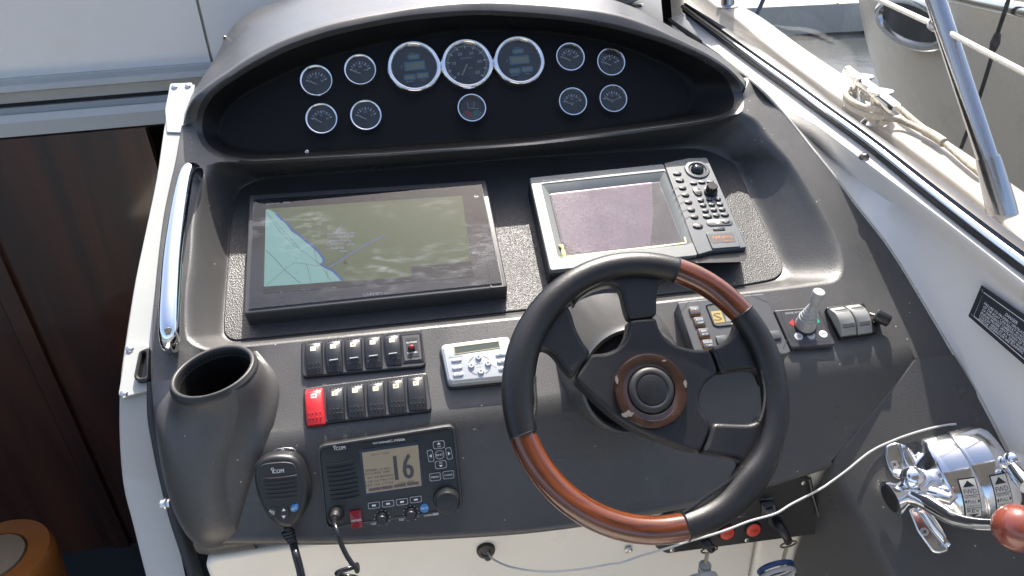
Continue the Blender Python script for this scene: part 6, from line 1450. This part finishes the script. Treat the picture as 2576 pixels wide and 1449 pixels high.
# stool in the cabin
sc_ = at_z(-22, 1408, .20); t = thing('cabin_stool', 'round varnished wooden stool with a cream cushion down in the cabin', 'stool', loc=(sc_[0], sc_[1], -.46)); hz = .20 + .46; rS = 108 / F * np.linalg.norm(sc_ - CAM)
wv = mat('varnished_wood', (.25, .085, .018), .25, var=.3, varscale=9, coat=.6)
MB().lathe((0, 0), [(rS * .80, 0), (rS * .86, hz * .5), (rS * .95, hz - .10), (rS, hz - .05), (rS * 1.0, hz - .015), (rS * .95, hz), (rS * .60, hz + .004), (rS * .56, hz - .01)], 48, cap=False).build('body', wv, t, smooth=60)
MB().lathe((0, 0), [(rS * .565, hz - .012), (rS * .55, hz + .006), (rS * .4, hz + .012), (rS * .1, hz + .016)], 40).build('cushion', mat('cushion_cream', (.2, .145, .09), .8, bump=('noise', 300, .2)), t, smooth=60)

# ================================================================== cream console front, cockpit sole
xa = at_y(516, 1430, ycr)[0]; xb = at_y(2060, 1420, ycr)[0]; ztop = at_y(800, 1380, ycr)[2] + .012
o0 = np.array([(xa + xb) / 2, ycr, 0.0]); t = thing('console_base', 'cream moulded console front under the black dashboard', 'console', loc=tuple(o0))
xs_ = at_y(1895, 1420, ycr)[0]
for nm, x0, x1, dy in (('front_panel', xa, xs_ - .002, 0), ('front_panel', xs_ + .002, xb + .02, .0)):
    b = MB().prism(rrect((x0 + x1) / 2, 0, x1 - x0, ztop * 2, .02, 0, 6), -.03, 0, .008, 4)
    b.v = [(x - o0[0], -z + dy, y) for x, y, z in b.v]; b.f = [q for q in b.f]; b.build(nm, cream, t, smooth=40, fix=True)
MB().add([(xa + .005 - o0[0], .02, 0), (xb - o0[0], .02, 0), (xb - o0[0], .02, ztop), (xa + .005 - o0[0], .02, ztop)], [(0, 1, 2, 3)]).build('backing', cream, t, smooth=0)
f_ = Frame(CRM, zJ(192, 810)); b = MB().lathe((0, 0), [(.006, 0), (.006, .002), (.0035, .0035), (.002, .003)], 16); b.v = [tuple(f_.W(p) - o0) for p in b.v]; b.build('screw', screwm, t, smooth=40)
hd = [at_y(1900, 1404, ycr - .004), at_y(1960, 1418, ycr - .02), at_y(1990, 1440, ycr - .03)]
struct(MB().add([(-1.5, -3.0, 0), (1.0, -3.0, 0), (1.0, 1.2, 0), (-.30, 1.2, 0), (-.30, .1, 0), (-1.5, .1, 0)], [(0, 1, 2, 3, 4, 5)]).build('cockpit_floor', mat('cockpit_sole', (.60, .55, .47), .6, var=.08, varscale=4), None, smooth=0))
ub = (-.25, -1.9, 0); t = thing('added_bench', 'unseen cream bench with seat and backrest, added for bounced light and reflections', 'bench', loc=ub)  # unseen bench behind the camera, added to bounce light and show in reflections
vin = mat('added_bench_vinyl', (.62, .58, .50), .5, bump=('noise', 300, .2), var=.05)
def pad(nm, x0, x1, y0, y1, z0_, z1_):
    b = MB().prism(rrect((x0 + x1) / 2 - ub[0], (y0 + y1) / 2 - ub[1], x1 - x0, y1 - y0, .05), z0_, z1_, .03, 4); b.build(nm, vin, t, smooth=50)
pad('base', -1.3, .8, -2.2, -1.65, 0, .36)
pad('seat', -1.3, .8, -2.2, -1.6, .36, .48); pad('added_backrest', -1.3, .8, -2.35, -2.2, .3, 1.0)
# unseen canvas top added to block the aft sky and the coachroof ahead of the door
t = thing('added_canopy', 'unseen grey canvas canopy on steel bows, added to block the aft sky', 'canopy', loc=(-.2, -1.0, 2.25))
L_ = [[(x - -.2, y - -1.0, .10 * math.cos((x + .2) / 1.3 * 1.3) + .04 * math.cos((y + 1.0) * 2.2)) for x in np.linspace(-1.6, 1.2, 15)] for y in np.linspace(-2.3, -.05, 12)]
cv = mat('added_canopy_grey', (.30, .30, .30), .85, bump=('noise', 400, .3)); MB().loft(L_).build('canvas', cv, t, smooth=80); MB().loft([[(x, y, z + .012) for x, y, z in r_] for r_ in L_], flip=True).build('added_canopy_upper_side', cv, t, smooth=80)  # canvas of the added unseen canopy
for k in (0, 5, 11): MB().tube([np.array((x, y, z - .014)) for x, y, z in L_[k]], .011, 10).build('added_canopy_bow', steel, t)
box('coachroof', (-3.2, YD + .021, ZTP - .04), (.9, 3.6, ZTP - .002), white)
STUFF = ('lettering', 'markings', 'grip_dots', 'tracks', 'dock_symbols', 'screen_lettering', 'key_lettering', 'badge_lettering', 'button_lettering', 'sticker_lettering', 'corner_lines', 'softkey_labels', 'symbol', 'window_outline', 'lcd_window', 'screen_digits')
for o in bpy.data.objects:
    if o.parent and o.name.split('.')[0] in STUFF: o['kind'] = 'stuff'
